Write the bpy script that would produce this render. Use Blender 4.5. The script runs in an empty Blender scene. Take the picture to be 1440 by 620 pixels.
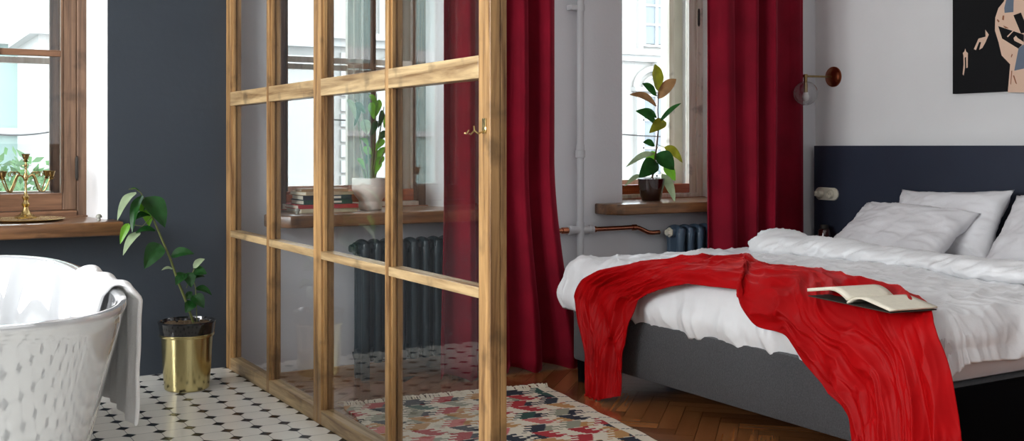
import bpy, bmesh, math, random
import numpy as np
from mathutils import Vector, Matrix, noise
random.seed(7)
sc = bpy.context.scene
col = sc.collection
pi = math.pi

# ------------------------------------------------------------------ camera
F_PX = 1531.0                      # focal length in pixels of the 1440 px wide frame
TH = math.atan(909 / F_PX)         # camera is turned right of the partition direction
S_, C_ = math.sin(TH), math.cos(TH)
EYE = 1.08
cd = bpy.data.cameras.new('camera'); cam = bpy.data.objects.new('camera', cd); col.objects.link(cam)
cam.location = (0, 0, EYE); cam.rotation_euler = (pi / 2, 0, -TH)
cd.sensor_fit = 'HORIZONTAL'; cd.sensor_width = 36; cd.lens = F_PX / 1440 * 36
cd.shift_y = -(310 - 206) / 1440
cd.clip_start = 0.05; cd.clip_end = 300
sc.camera = cam

# ------------------------------------------------------------------ light
w = bpy.data.worlds.new('sky'); sc.world = w; w.use_nodes = True
bg = w.node_tree.nodes['Background']
bg.inputs[0].default_value = (0.86, 0.93, 1.0, 1); bg.inputs[1].default_value = 3.2
def lamp(name, kind, loc, target, energy, color=(1, 1, 1), size=None, portal=False):
    ld = bpy.data.lights.new(name, kind); lo = bpy.data.objects.new(name, ld); col.objects.link(lo)
    lo.location = loc
    lo.rotation_euler = (Vector(target) - Vector(loc)).to_track_quat('-Z', 'Y').to_euler()
    ld.energy = energy; ld.color = color
    if size: ld.shape = 'RECTANGLE'; ld.size, ld.size_y = size
    if portal: ld.cycles.is_portal = True
    return lo
sun = lamp('sun', 'SUN', (-3, -10, 14), (6, 22, 0), 0.6, (1, .97, .92)); sun.data.angle = math.radians(2)
# added area lamp for daylight assumed from the left, where the wall is solid, plus a weak added fill lamp from the front
lamp('assumed_left_daylight', 'AREA', (-3.5, 2.5, 1.85), (3.0, 3.0, .6), 175, (.96, .98, 1), (2.8, 2.0))
lamp('front_fill_light', 'AREA', (1.0, -2.2, 1.9), (2.5, 4.5, .9), 9, (.98, .98, 1), (3.0, 1.6))
for x in (.45, 2.07, 3.98):
    lamp('window_portal', 'AREA', (x, 5.55, 1.65), (x, 0, 1.65), 1, (1, 1, 1), (1.0, 1.9), True)
sc.view_settings.view_transform = 'Standard'; sc.view_settings.look = 'None'
sc.view_settings.gamma = 1; sc.view_settings.use_curve_mapping = False
sc.view_settings.exposure = 1.18
cy = sc.cycles
cy.use_denoising = True
cy.max_bounces = 10; cy.diffuse_bounces = 5; cy.glossy_bounces = 5; cy.transparent_max_bounces = 24; cy.transmission_bounces = 8
cy.caustics_reflective = False; cy.caustics_refractive = False
cy.sample_clamp_indirect = 8

# ------------------------------------------------------------------ measuring helpers (a pixel's ray met with a real plane)
def ray(px, py):
    r = (px - 720) / F_PX; z = -(py - 206) / F_PX
    return (r * C_ + S_, -r * S_ + C_, z)
def onX(px, py, X): d = ray(px, py); t = X / d[0]; return Vector((X, d[1] * t, EYE + d[2] * t))
def onY(px, py, Y): d = ray(px, py); t = Y / d[1]; return Vector((d[0] * t, Y, EYE + d[2] * t))
def onZ(px, py, Z): d = ray(px, py); t = (Z - EYE) / d[2]; return Vector((d[0] * t, d[1] * t, Z))

# ------------------------------------------------------------------ materials
def srgb(r, g, b):
    f = lambda v: (v / 255 / 12.92) if v / 255 <= .04045 else ((v / 255 + .055) / 1.055) ** 2.4
    return (f(r), f(g), f(b), 1)
class NT:
    def __init__(s, m): s.t = m.node_tree; s.n = s.t.nodes; s.l = s.t.links
    def new(s, k, **kw):
        n = s.n.new(k)
        for a, b in kw.items(): setattr(n, a, b)
        return n
    def link(s, a, b): s.l.new(a, b)
def mat(name, color, rough=.5, metal=0, coat=0, sheen=0, spec=None, bump=0, bscale=30, var=0, vscale=6, sheen_tint=None, stretch=(1, 1, 1), sheen_rough=.3, trans=0, sss=0, bdist=.01):
    m = bpy.data.materials.new(name); m.use_nodes = True; k = NT(m)
    b = k.n['Principled BSDF']
    b.inputs['Base Color'].default_value = color; b.inputs['Roughness'].default_value = rough
    b.inputs['Metallic'].default_value = metal; b.inputs['Coat Weight'].default_value = coat
    b.inputs['Coat Roughness'].default_value = .08
    b.inputs['Sheen Weight'].default_value = sheen; b.inputs['Sheen Roughness'].default_value = sheen_rough
    if sheen_tint: b.inputs['Sheen Tint'].default_value = sheen_tint
    if spec is not None: b.inputs['Specular IOR Level'].default_value = spec
    if trans: b.inputs['Transmission Weight'].default_value = trans
    if bump or var:
        tc = k.new('ShaderNodeTexCoord'); mp = k.new('ShaderNodeMapping'); mp.inputs['Scale'].default_value = stretch
        k.link(tc.outputs['Object'], mp.inputs['Vector'])
    if bump:
        n = k.new('ShaderNodeTexNoise'); n.inputs['Scale'].default_value = bscale; n.inputs['Detail'].default_value = 4
        k.link(mp.outputs[0], n.inputs['Vector'])
        bp = k.new('ShaderNodeBump'); bp.inputs['Strength'].default_value = bump; bp.inputs['Distance'].default_value = bdist
        k.link(n.outputs['Fac'], bp.inputs['Height']); k.link(bp.outputs[0], b.inputs['Normal'])
    if var:
        n = k.new('ShaderNodeTexNoise'); n.inputs['Scale'].default_value = vscale; n.inputs['Detail'].default_value = 5
        k.link(mp.outputs[0], n.inputs['Vector'])
        mx = k.new('ShaderNodeMix', data_type='RGBA')
        mr = k.new('ShaderNodeMapRange'); mr.inputs[1].default_value = .3; mr.inputs[2].default_value = .7
        k.link(n.outputs['Fac'], mr.inputs[0]); k.link(mr.outputs[0], mx.inputs[0])
        c = color
        mx.inputs[6].default_value = (c[0] * (1 - var), c[1] * (1 - var), c[2] * (1 - var), 1)
        mx.inputs[7].default_value = (min(1, c[0] * (1 + var)), min(1, c[1] * (1 + var)), min(1, c[2] * (1 + var)), 1)
        k.link(mx.outputs[2], b.inputs['Base Color'])
    return m
def wood(name, dark, light, stretch, rough=.4, coat=.0, bump=.25, knots=True):
    m = bpy.data.materials.new(name); m.use_nodes = True; k = NT(m); b = k.n['Principled BSDF']
    tc = k.new('ShaderNodeTexCoord'); mp = k.new('ShaderNodeMapping'); mp.inputs['Scale'].default_value = stretch
    k.link(tc.outputs['Object'], mp.inputs['Vector'])
    n = k.new('ShaderNodeTexNoise'); n.inputs['Scale'].default_value = 1; n.inputs['Detail'].default_value = 8; n.inputs['Roughness'].default_value = .62
    n.inputs['Distortion'].default_value = .45
    k.link(mp.outputs[0], n.inputs['Vector'])
    r = k.new('ShaderNodeValToRGB'); e = r.color_ramp.elements
    e[0].position = .34; e[0].color = dark; e[1].position = .66; e[1].color = light
    mid = e.new(.5); mid.color = tuple((dark[i] * .45 + light[i] * .55) for i in range(3)) + (1,)
    k.link(n.outputs['Fac'], r.inputs[0])
    n2 = k.new('ShaderNodeTexNoise'); n2.inputs['Scale'].default_value = 9; n2.inputs['Detail'].default_value = 3
    k.link(tc.outputs['Object'], n2.inputs['Vector'])
    mr = k.new('ShaderNodeMapRange'); mr.inputs[1].default_value = .3; mr.inputs[2].default_value = .42; mr.inputs[3].default_value = .55; mr.inputs[4].default_value = 1
    k.link(n2.outputs['Fac'], mr.inputs[0])
    mx = k.new('ShaderNodeMix', data_type='RGBA', blend_type='MULTIPLY'); mx.inputs[0].default_value = 1 if knots else 0
    k.link(r.outputs[0], mx.inputs[6]); k.link(mr.outputs[0], mx.inputs[7])
    k.link(mx.outputs[2], b.inputs['Base Color'])
    bp = k.new('ShaderNodeBump'); bp.inputs['Strength'].default_value = bump; bp.inputs['Distance'].default_value = .004
    k.link(n.outputs['Fac'], bp.inputs['Height']); k.link(bp.outputs[0], b.inputs['Normal'])
    b.inputs['Roughness'].default_value = rough; b.inputs['Coat Weight'].default_value = coat; b.inputs['Coat Roughness'].default_value = .15
    return m
def glass(name, tint=(1, 1, 1, 1), strength=1.0, dust=0.0):
    m = bpy.data.materials.new(name); m.use_nodes = True; k = NT(m)
    for n in list(k.n):
        if n.type != 'OUTPUT_MATERIAL': k.n.remove(n)
    out = [n for n in k.n if n.type == 'OUTPUT_MATERIAL'][0]
    tr = k.new('ShaderNodeBsdfTransparent'); tr.inputs[0].default_value = tint
    gl = k.new('ShaderNodeBsdfGlossy'); gl.inputs['Roughness'].default_value = .0
    fr = k.new('ShaderNodeFresnel')
    ge = k.new('ShaderNodeNewGeometry'); io = k.new('ShaderNodeMapRange'); io.inputs[3].default_value = 1.5; io.inputs[4].default_value = 1 / 1.5
    k.link(ge.outputs['Backfacing'], io.inputs[0]); k.link(io.outputs[0], fr.inputs[0])
    mu = k.new('ShaderNodeMath', operation='MULTIPLY'); mu.inputs[1].default_value = strength; mu.use_clamp = True
    k.link(fr.outputs[0], mu.inputs[0])
    mx = k.new('ShaderNodeMixShader'); k.link(mu.outputs[0], mx.inputs[0]); k.link(tr.outputs[0], mx.inputs[1]); k.link(gl.outputs[0], mx.inputs[2])
    last = mx
    if dust:
        tc = k.new('ShaderNodeTexCoord'); v = k.new('ShaderNodeTexNoise'); v.inputs['Scale'].default_value = 90; v.inputs['Detail'].default_value = 6
        k.link(tc.outputs['Object'], v.inputs['Vector'])
        mr = k.new('ShaderNodeMapRange'); mr.inputs[1].default_value = .62; mr.inputs[2].default_value = .8; mr.inputs[3].default_value = dust * .25; mr.inputs[4].default_value = dust * 5
        k.link(v.outputs['Fac'], mr.inputs[0])
        df = k.new('ShaderNodeBsdfDiffuse'); df.inputs[0].default_value = (.8, .8, .8, 1)
        m2 = k.new('ShaderNodeMixShader'); k.link(mr.outputs[0], m2.inputs[0]); k.link(mx.outputs[0], m2.inputs[1]); k.link(df.outputs[0], m2.inputs[2]); last = m2
    k.link(last.outputs[0], out.inputs[0])
    return m
M = {}
M['white_paint'] = mat('white_paint', (.72, .72, .745, 1), .75, bump=.08, bscale=60, var=.02, vscale=3)
M['right_paint'] = mat('warm_white_paint', (.76, .755, .755, 1), .75, bump=.15, bscale=14, var=.02, vscale=3)
M['reveal'] = mat('reveal_paint', (.8, .8, .8, 1), .7, bump=.1, bscale=40)
M['blue_paint'] = mat('slate_blue_paint', (.027, .036, .048, 1), .62, bump=.1, bscale=25, var=.06, vscale=2)
M['headboard'] = mat('navy_panel', (.018, .025, .045, 1), .5, var=.08, vscale=4)
M['ceiling'] = mat('ceiling_paint', (.75, .75, .75, 1), .8)
M['darkwall'] = mat('unseen_wall_paint', (.3, .31, .33, 1), .8)
WD, WL = srgb(96, 64, 34), srgb(184, 144, 94)
M['post_wood'] = wood('partition_wood_upright', WD, WL, (34, 34, 2.2), .38, .15)
M['rail_wood'] = wood('partition_wood_rail', srgb(116, 86, 52), srgb(200, 172, 128), (34, 2.2, 34), .38, .15)
M['win_wood'] = wood('window_wood_upright', srgb(84, 62, 47), srgb(132, 101, 78), (45, 45, 2.5), .45)
M['win_wood_h'] = wood('window_wood_rail', srgb(92, 62, 44), srgb(148, 108, 80), (2.5, 45, 45), .45)
M['red_wood_h'] = wood('orange_window_rail', srgb(140, 62, 26), srgb(196, 104, 56), (2.5, 45, 45), .35, .2)
M['pale_wood'] = wood('whitewashed_wood', srgb(214, 202, 184), srgb(242, 236, 226), (45, 45, 2.5), .5)
M['sill_wood'] = wood('sill_wood', srgb(84, 56, 34), srgb(140, 98, 62), (2.2, 24, 30), .3, .25)
M['glass'] = glass('window_glass', (.97, .98, .98, 1))
M['partition_glass'] = glass('partition_glass', (.95, .96, .96, 1), .85, .010)
M['globe_glass'] = glass('globe_glass', (.97, .97, .97, 1), 2.4)
k_ = NT(M['globe_glass']); t_ = [n for n in k_.n if n.type == 'BSDF_TRANSPARENT'][0]      # thicker towards the rim, as blown glass is
lw = k_.new('ShaderNodeLayerWeight'); lw.inputs[0].default_value = .12; rp = k_.new('ShaderNodeValToRGB'); rp.color_ramp.elements[0].color = (.97, .97, .97, 1); rp.color_ramp.elements[1].color = (.45, .45, .46, 1)
k_.link(lw.outputs['Facing'], rp.inputs[0]); k_.link(rp.outputs[0], t_.inputs[0])
M['tile'] = mat('cream_tile', srgb(240, 238, 230), .22, var=.035, vscale=11)
M['dot'] = mat('black_tile', (.012, .013, .015, 1), .2)
M['grout'] = mat('grey_grout', (.13, .13, .13, 1), .8)
M['enamel'] = mat('white_enamel', (.52, .53, .54, 1), .05, coat=1, spec=.9)
M['enamel'].node_tree.nodes['Principled BSDF'].inputs['Coat IOR'].default_value = 1.9
M['enamel'].node_tree.nodes['Principled BSDF'].inputs['Coat Roughness'].default_value = .015
M['towel'] = mat('white_terry', (.82, .81, .80, 1), .95, sheen=.4, bump=.7, bscale=420, bdist=.004)
M['chrome'] = mat('chrome', (.75, .76, .78, 1), .1, 1)
M['hole'] = mat('black_recess', (.01, .01, .01, 1), .6)
M['brass'] = mat('polished_brass', srgb(196, 172, 118), .22, 1, var=.05, vscale=20)
M['old_brass'] = mat('aged_brass', srgb(152, 130, 88), .3, 1, var=.25, vscale=30)
M['gold'] = mat('gold_pot_metal', srgb(202, 188, 136), .2, 1, var=.05, vscale=8)
M['black_rim'] = mat('black_enamel', (.008, .008, .009, 1), .15, coat=.5)
M['soil'] = mat('soil', (.06, .035, .02, 1), .95, bump=1, bscale=60, var=.6, vscale=40)
M['steel_copper'] = mat('copper_pipe', srgb(196, 126, 96), .26, 1, var=.1, vscale=20)
M['white_pipe'] = mat('white_pipe_paint', (.6, .6, .62, 1), .35)
M['radiator_dark'] = mat('dark_teal_iron', (.016, .028, .034, 1), .38, var=.2, vscale=20)
M['radiator_blue'] = mat('slate_blue_iron', (.055, .09, .135, 1), .32, var=.1, vscale=10)
M['velvet_dark'] = mat('burgundy_velvet', srgb(120, 8, 31), .8, sheen=.5, sheen_tint=(.9, .12, .2, 1), var=.2, vscale=5, spec=.15, sheen_rough=.35)
M['velvet_red'] = mat('scarlet_velvet', srgb(160, 2, 7), .55, sheen=.8, sheen_tint=(1, .035, .025, 1), spec=.12, var=.1, vscale=9, sheen_rough=.3)
M['bed_fabric'] = mat('charcoal_bed_fabric', (.068, .068, .072, 1), .95, sheen=.25, bump=.5, bscale=260, var=.22, vscale=160)
M['black'] = mat('black_leather', (.0025, .0025, .003, 1), .9, spec=.05)
M['pink_sheet'] = mat('undersheet', (.60, .56, .56, 1), .9)
M['book_page'] = mat('book_page', srgb(226, 219, 200), .85, var=.04, vscale=60)
M['book_dark'] = mat('dark_cloth', srgb(44, 38, 32), .7)
M['leaf'] = mat('dark_green_leaf', srgb(34, 84, 34), .32, var=.3, vscale=25)
M['leaf_bright'] = mat('bright_green_leaf', srgb(116, 176, 50), .4, var=.2, vscale=25)
M['leaf_pale'] = mat('pale_leaf', srgb(170, 190, 150), .45, var=.15, vscale=25)
M['leaf_olive'] = mat('olive_leaf', srgb(140, 140, 40), .4, var=.25, vscale=22)
M['leaf_brown'] = mat('bronze_leaf', srgb(150, 112, 74), .4, var=.25, vscale=22)
M['stem'] = mat('green_stem', srgb(96, 104, 52), .6, var=.2, vscale=40)
M['stem_brown'] = mat('brown_stem', srgb(96, 76, 54), .7, var=.2, vscale=40)
M['white_pot'] = mat('matte_white_ceramic', srgb(222, 212, 202), .6)
M['brown_pot'] = mat('brown_glazed_ceramic', srgb(44, 20, 14), .05, coat=1)
M['plaster'] = mat('cream_plaster_facade', (.37, .36, .34, 1), .9, bump=.3, bscale=3, var=.03, vscale=1)
M['plaster_trim'] = mat('facade_moulding', (.44, .435, .42, 1), .9)
M['mint'] = mat('mint_plaster_facade', (.28, .38, .35, 1), .9, var=.03, vscale=1)
M['ext_pane'] = mat('grey_street_window', (.17, .20, .22, 1), .3)
M['ext_frame'] = mat('white_street_frame', (.5, .5, .5, 1), .6)
M['street'] = mat('street_asphalt', (.3, .3, .3, 1), .9)
M['stone'] = mat('own_outer_plaster', (.72, .67, .55, 1), .9, bump=.6, bscale=12, var=.06, vscale=8)
M['hedge'] = mat('hedge_leaf', srgb(96, 128, 86), .6, var=.4, vscale=3)
M['bark'] = mat('hedge_branch', srgb(96, 80, 60), .8)
M['wire'] = mat('black_wire', (.02, .02, .02, 1), .7)
M['outlet'] = mat('ivory_plastic', srgb(214, 208, 190), .35)
M['copper_plate'] = mat('dark_copper', srgb(150, 84, 56), .28, 1)
M['bulb'] = mat('frosted_bulb', (.8, .8, .78, 1), .3)
M['canvas_black'] = mat('black_canvas', (.010, .010, .011, 1), .9, bump=.2, bscale=300, spec=.2)
M['skin_paint'] = mat('peach_paint', srgb(226, 192, 168), .8)
M['grey_paint'] = mat('blue_grey_paint', srgb(104, 116, 132), .8)
M['brown_paint'] = mat('brown_paint', srgb(150, 92, 60), .8)
M['amber'] = mat('dark_amber_glass', srgb(60, 22, 18), .08, coat=1)
M['mush'] = mat('grey_stone_knob', srgb(150, 150, 140), .4)

# light passes through the leaves
for n_ in ('leaf', 'leaf_bright', 'leaf_pale', 'leaf_olive', 'leaf_brown', 'hedge'):
    k_ = NT(M[n_]); b_ = k_.n['Principled BSDF']; o_ = [n for n in k_.n if n.type == 'OUTPUT_MATERIAL'][0]
    tl = k_.new('ShaderNodeBsdfTranslucent'); c_ = b_.inputs['Base Color']
    if c_.is_linked: k_.link(c_.links[0].from_socket, tl.inputs[0])
    mx_ = k_.new('ShaderNodeMixShader'); mx_.inputs[0].default_value = .45
    k_.link(b_.outputs[0], mx_.inputs[1]); k_.link(tl.outputs[0], mx_.inputs[2]); k_.link(mx_.outputs[0], o_.inputs[0])

# striped satin bed linen
def linen(name, c, direction, rough=.62):
    m = mat(name, c, rough, sheen=.15)
    k = NT(m); b = k.n['Principled BSDF']
    tc = k.new('ShaderNodeTexCoord'); wv = k.new('ShaderNodeTexWave', wave_type='BANDS', bands_direction=direction)
    wv.inputs['Scale'].default_value = 13; wv.inputs['Distortion'].default_value = .6
    k.link(tc.outputs['Object'], wv.inputs['Vector'])
    mr = k.new('ShaderNodeMapRange'); mr.inputs[1].default_value = .45; mr.inputs[2].default_value = .55; mr.inputs[3].default_value = .36; mr.inputs[4].default_value = .7
    k.link(wv.outputs['Fac'], mr.inputs[0]); k.link(mr.outputs[0], b.inputs['Roughness'])
    n = k.new('ShaderNodeTexNoise'); n.inputs['Scale'].default_value = 14; n.inputs['Detail'].default_value = 6
    k.link(tc.outputs['Object'], n.inputs['Vector'])
    bp = k.new('ShaderNodeBump'); bp.inputs['Strength'].default_value = .35; bp.inputs['Distance'].default_value = .012
    k.link(n.outputs['Fac'], bp.inputs['Height']); k.link(bp.outputs[0], b.inputs['Normal'])
    return m
M['linen'] = linen('white_striped_linen', (.80, .80, .81, 1), 'Y')
M['pillow_linen'] = linen('white_striped_pillowcase', (.76, .75, .77, 1), 'Z')

# parquet: each block keeps its own tone through a colour attribute
def parquet_mat():
    m = bpy.data.materials.new('oak_parquet'); m.use_nodes = True; k = NT(m); b = k.n['Principled BSDF']
    at = k.new('ShaderNodeAttribute', attribute_name='tone')
    uv = k.new('ShaderNodeTexCoord'); mp = k.new('ShaderNodeMapping'); mp.inputs['Scale'].default_value = (3, 60, 1)
    k.link(uv.outputs['UV'], mp.inputs['Vector'])
    n = k.new('ShaderNodeTexNoise'); n.inputs['Scale'].default_value = 1; n.inputs['Detail'].default_value = 6
    k.link(mp.outputs[0], n.inputs['Vector'])
    ad = k.new('ShaderNodeMath', operation='MULTIPLY_ADD'); ad.inputs[1].default_value = .55
    sb = k.new('ShaderNodeMath', operation='SUBTRACT'); sb.inputs[1].default_value = .25
    k.link(at.outputs['Fac'], ad.inputs[0]); k.link(n.outputs['Fac'], sb.inputs[0]); k.link(sb.outputs[0], ad.inputs[2])
    r = k.new('ShaderNodeValToRGB'); e = r.color_ramp.elements
    e[0].position = .1; e[0].color = srgb(100, 54, 28); e[1].position = .85; e[1].color = srgb(190, 124, 72)
    k.link(ad.outputs[0], r.inputs[0]); k.link(r.outputs[0], b.inputs['Base Color'])
    b.inputs['Roughness'].default_value = .24; b.inputs['Coat Weight'].default_value = .8; b.inputs['Coat Roughness'].default_value = .18
    return m
M['parquet'] = parquet_mat()
M['parquet_gap'] = mat('parquet_gap', (.02, .012, .008, 1), .8)
M['baseboard'] = wood('baseboard_wood', srgb(140, 104, 72), srgb(186, 150, 112), (3, 30, 30), .5)

# ------------------------------------------------------------------ mesh helpers
class MB:
    def __init__(s): s.v = []; s.f = []; s.m = []; s.mats = []
    def mi(s, m):
        if m is None: return 0
        m = M[m] if isinstance(m, str) else m
        if m not in s.mats: s.mats.append(m)
        return s.mats.index(m)
    def add(s, vs, fs, m=None):
        o = len(s.v); s.v += [tuple(q) for q in vs]; i = s.mi(m)
        for f in fs: s.f.append(tuple(o + a for a in f)); s.m.append(i)
        return s
    def box(s, x0, x1, y0, y1, z0, z1, m=None, b=0):
        if b:
            return s.bbox(x0, x1, y0, y1, z0, z1, b, m)
        vs = [(x, y, z) for z in (z0, z1) for y in (y0, y1) for x in (x0, x1)]
        return s.add(vs, [(0, 2, 3, 1), (4, 5, 7, 6), (0, 1, 5, 4), (2, 6, 7, 3), (0, 4, 6, 2), (1, 3, 7, 5)], m)
    def bbox(s, x0, x1, y0, y1, z0, z1, b, m=None):
        bm = bmesh.new(); bmesh.ops.create_cube(bm, size=1)
        for v in bm.verts:
            v.co = Vector(((x0 + x1) / 2 + v.co.x * (x1 - x0), (y0 + y1) / 2 + v.co.y * (y1 - y0), (z0 + z1) / 2 + v.co.z * (z1 - z0)))
        bmesh.ops.bevel(bm, geom=bm.edges[:], offset=b, segments=2, profile=.5, affect='EDGES')
        bm.verts.ensure_lookup_table()
        s.add([v.co for v in bm.verts], [[v.index for v in f.verts] for f in bm.faces], m); bm.free(); return s
    def tube(s, pts, r, m=None, n=12, cap=True):
        pts = [Vector(p) for p in pts]; rs = r if isinstance(r, (list, tuple)) else [r] * len(pts)
        rings = []; up = None
        for i, p in enumerate(pts):
            t = (pts[min(i + 1, len(pts) - 1)] - pts[max(i - 1, 0)]).normalized()
            if up is None: up = Vector((0, 0, 1)) if abs(t.z) < .9 else Vector((1, 0, 0))
            a = (up - t * up.dot(t)).normalized(); bb = t.cross(a); up = a
            rings.append([p + (a * math.cos(2 * pi * j / n) + bb * math.sin(2 * pi * j / n)) * rs[i] for j in range(n)])
        vs = [q for R in rings for q in R]; fs = []
        for i in range(len(pts) - 1):
            for j in range(n):
                fs.append((i * n + j, i * n + (j + 1) % n, (i + 1) * n + (j + 1) % n, (i + 1) * n + j))
        if cap: fs.append(tuple(range(n - 1, -1, -1))); fs.append(tuple((len(pts) - 1) * n + j for j in range(n)))
        return s.add(vs, fs, m)
    def lathe(s, prof, c, m=None, n=32, axis='Z', close=False):
        vs = []; k = len(prof)
        for j in range(n):
            a = 2 * pi * j / n
            for r, z in prof:
                if axis == 'Z': vs.append((c[0] + r * math.cos(a), c[1] + r * math.sin(a), c[2] + z))
                elif axis == 'X': vs.append((c[0] + z, c[1] + r * math.cos(a), c[2] + r * math.sin(a)))
                else: vs.append((c[0] + r * math.cos(a), c[1] + z, c[2] + r * math.sin(a)))
        fs = []
        for j in range(n):
            q = (j + 1) % n
            for i in range(k - 1): fs.append((j * k + i, q * k + i, q * k + i + 1, j * k + i + 1))
        return s.add(vs, fs, m)
    def grid(s, P, m=None):            # P[i][j] points
        a, b = len(P), len(P[0])
        return s.add([q for R in P for q in R], [(i * b + j, i * b + j + 1, (i + 1) * b + j + 1, (i + 1) * b + j) for i in range(a - 1) for j in range(b - 1)], m)
    def obj(s, name, m=None, parent=None, smooth=False, fix=True):
        me = bpy.data.meshes.new(name)
        off = Vector(parent['_w']) if parent is not None and '_w' in parent else Vector((0, 0, 0))
        me.from_pydata([tuple(Vector(q) - off) for q in s.v], [], s.f)
        mats = s.mats or [M[m] if isinstance(m, str) else m]
        for q in mats: me.materials.append(q)
        if s.mats: me.polygons.foreach_set('material_index', s.m)
        me.validate()
        if fix:
            bm = bmesh.new(); bm.from_mesh(me); bmesh.ops.remove_doubles(bm, verts=bm.verts, dist=1e-5)
            bmesh.ops.recalc_face_normals(bm, faces=bm.faces); bm.to_mesh(me); bm.free()
        if smooth:
            me.polygons.foreach_set('use_smooth', [True] * len(me.polygons))
            if smooth != 'full':
                me.set_sharp_from_angle(angle=math.radians(40))
        o = bpy.data.objects.new(name, me); col.objects.link(o)
        o['_w'] = tuple(off)
        if parent is not None: o.parent = parent
        return o
def thing(name, loc, label, cat, group=None, kind=None):
    o = bpy.data.objects.new(name, None); col.objects.link(o); o.location = loc; o['_w'] = tuple(loc); o.empty_display_size = .1
    return tag(o, label, cat, group, kind)
def tag(o, label=None, cat=None, group=None, kind=None):
    if label: o['label'] = label
    if cat: o['category'] = cat
    if group: o['group'] = group
    if kind: o['kind'] = kind
    return o
def struct(o, label=None): o['kind'] = 'structure'; return o
def ss(a, b, x): t = min(1, max(0, (x - a) / (b - a))); return t * t * (3 - 2 * t)
def nz(x, y, z=0): return noise.noise(Vector((x, y, z)))

# ------------------------------------------------------------------ room shell
YW, WT = 4.803, .62            # inner face of the window wall, its thickness
XP, XH = 1.375, 5.02           # partition face, headboard wall
ST = .1015                     # bathroom floor is one step up
XL, YF, ZC = -3.7, -2.6, 3.15
wins = [(-.03, .874), (1.612, 2.545), (3.551, 4.425)]
ZS, ZT = .745, 2.62            # sill bed and head of the openings
b = MB()
xs = [XL]
for a, c in wins: xs += [a, c]
xs.append(XH + .3)
seg = [(XL, wins[0][0]), (wins[0][1], XP + .02), (XP + .02, wins[1][0]), (wins[1][1], wins[2][0]), (wins[2][1], XH + .3)]
for a, c in seg: b.box(a, c, YW, YW + WT, -.05, ZC + .2, 'blue_paint' if c <= XP + .03 else 'white_paint')
for a, c in wins:
    pm = 'blue_paint' if a < 1 else 'white_paint'
    b.box(a, c, YW, YW + WT, -.05, ZS, pm); b.box(a, c, YW, YW + WT, ZT, ZC + .2, pm)
struct(b.obj('wall_back'))
b = MB().box(XH, XH + .3, YF - .3, YW, -.05, ZC + .2); struct(b.obj('wall_right', 'right_paint'))
b = MB().box(XL - .3, XL, YF - .3, YW + WT, -.05, ZC + .2); struct(b.obj('wall_left', 'darkwall'))
b = MB().box(XL, XH, YF - .3, YF, -.05, ZC + .2); struct(b.obj('wall_front', 'darkwall'))
b = MB().box(XL, XH, YF, YW, ZC, ZC + .2); struct(b.obj('ceiling', 'ceiling'))

# herringbone parquet of the bedroom, one mesh, each block a face with its own tone
def parquet():
    W, L = .076, .380
    me = bpy.data.meshes.new('floor'); V = []; Fc = []; T = []; UV = []; MI = []
    V += [(XP - .02, YF, -.004), (XH, YF, -.004), (XH, YW, -.004), (XP - .02, YW, -.004)]; Fc.append((0, 1, 2, 3)); T.append(0); UV += [(0, 0)] * 4; MI.append(1)
    ca = math.cos(pi / 4)
    def put(x0, y0, dx, dy, horiz):
        g = .0009
        pts = [(x0 + g, y0 + g), (x0 + dx - g, y0 + g), (x0 + dx - g, y0 + dy - g), (x0 + g, y0 + dy - g)]
        P = [((px - py) * ca + 3.2, (px + py) * ca + 2.5) for px, py in pts]
        cx = sum(p[0] for p in P) / 4; cyy = sum(p[1] for p in P) / 4
        if not (XP + .12 < cx < XH - .12 and -1.5 < cyy < YW - .15): return
        P = [(min(max(p[0], XP - .01), XH), min(p[1], YW)) for p in P]
        o = len(V); V.extend((p[0], p[1], 0) for p in P); Fc.append((o, o + 1, o + 2, o + 3)); MI.append(0); T.append(random.random())
        u0, v0 = random.random() * 9, random.random() * 9
        q = [(0, 0), (L, 0), (L, W), (0, W)] if horiz else [(0, 0), (0, W), (L, W), (L, 0)]
        UV.extend((u0 + a, v0 + c) for a, c in q)
    for k in range(-110, 110):
        for j in range(-14, 15):
            put(k * W + j * L, k * W - j * L, L, W, True)
            put(k * W + j * L, k * W + W - j * L, W, L, False)
    for x0, x1, y0, y1 in ((XP, XH, YW - .16, YW), (XH - .16, XH, 0, YW - .16)):    # border boards
        for i in range(2):
            if y1 - y0 < 1: a = (x0, x1, y0 + i * .08, y0 + i * .08 + .078)
            else: a = (x0 + i * .08, x0 + i * .08 + .078, y0, y1)
            o = len(V); V.extend([(a[0], a[2], .0008), (a[1], a[2], .0008), (a[1], a[3], .0008), (a[0], a[3], .0008)]); Fc.append((o, o + 1, o + 2, o + 3)); MI.append(0); T.append(.6); UV.extend([(0, 0), (3, 0), (3, .08), (0, .08)])
    me.from_pydata(V, [], Fc); me.materials.append(M['parquet']); me.materials.append(M['parquet_gap']); me.polygons.foreach_set('material_index', MI)
    at = me.attributes.new('tone', 'FLOAT', 'FACE'); at.data.foreach_set('value', T)
    ul = me.uv_layers.new(name='UVMap'); ul.data.foreach_set('uv', [c for q in UV for c in q])
    o = bpy.data.objects.new('floor', me); col.objects.link(o); return struct(o)
parquet()

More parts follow.
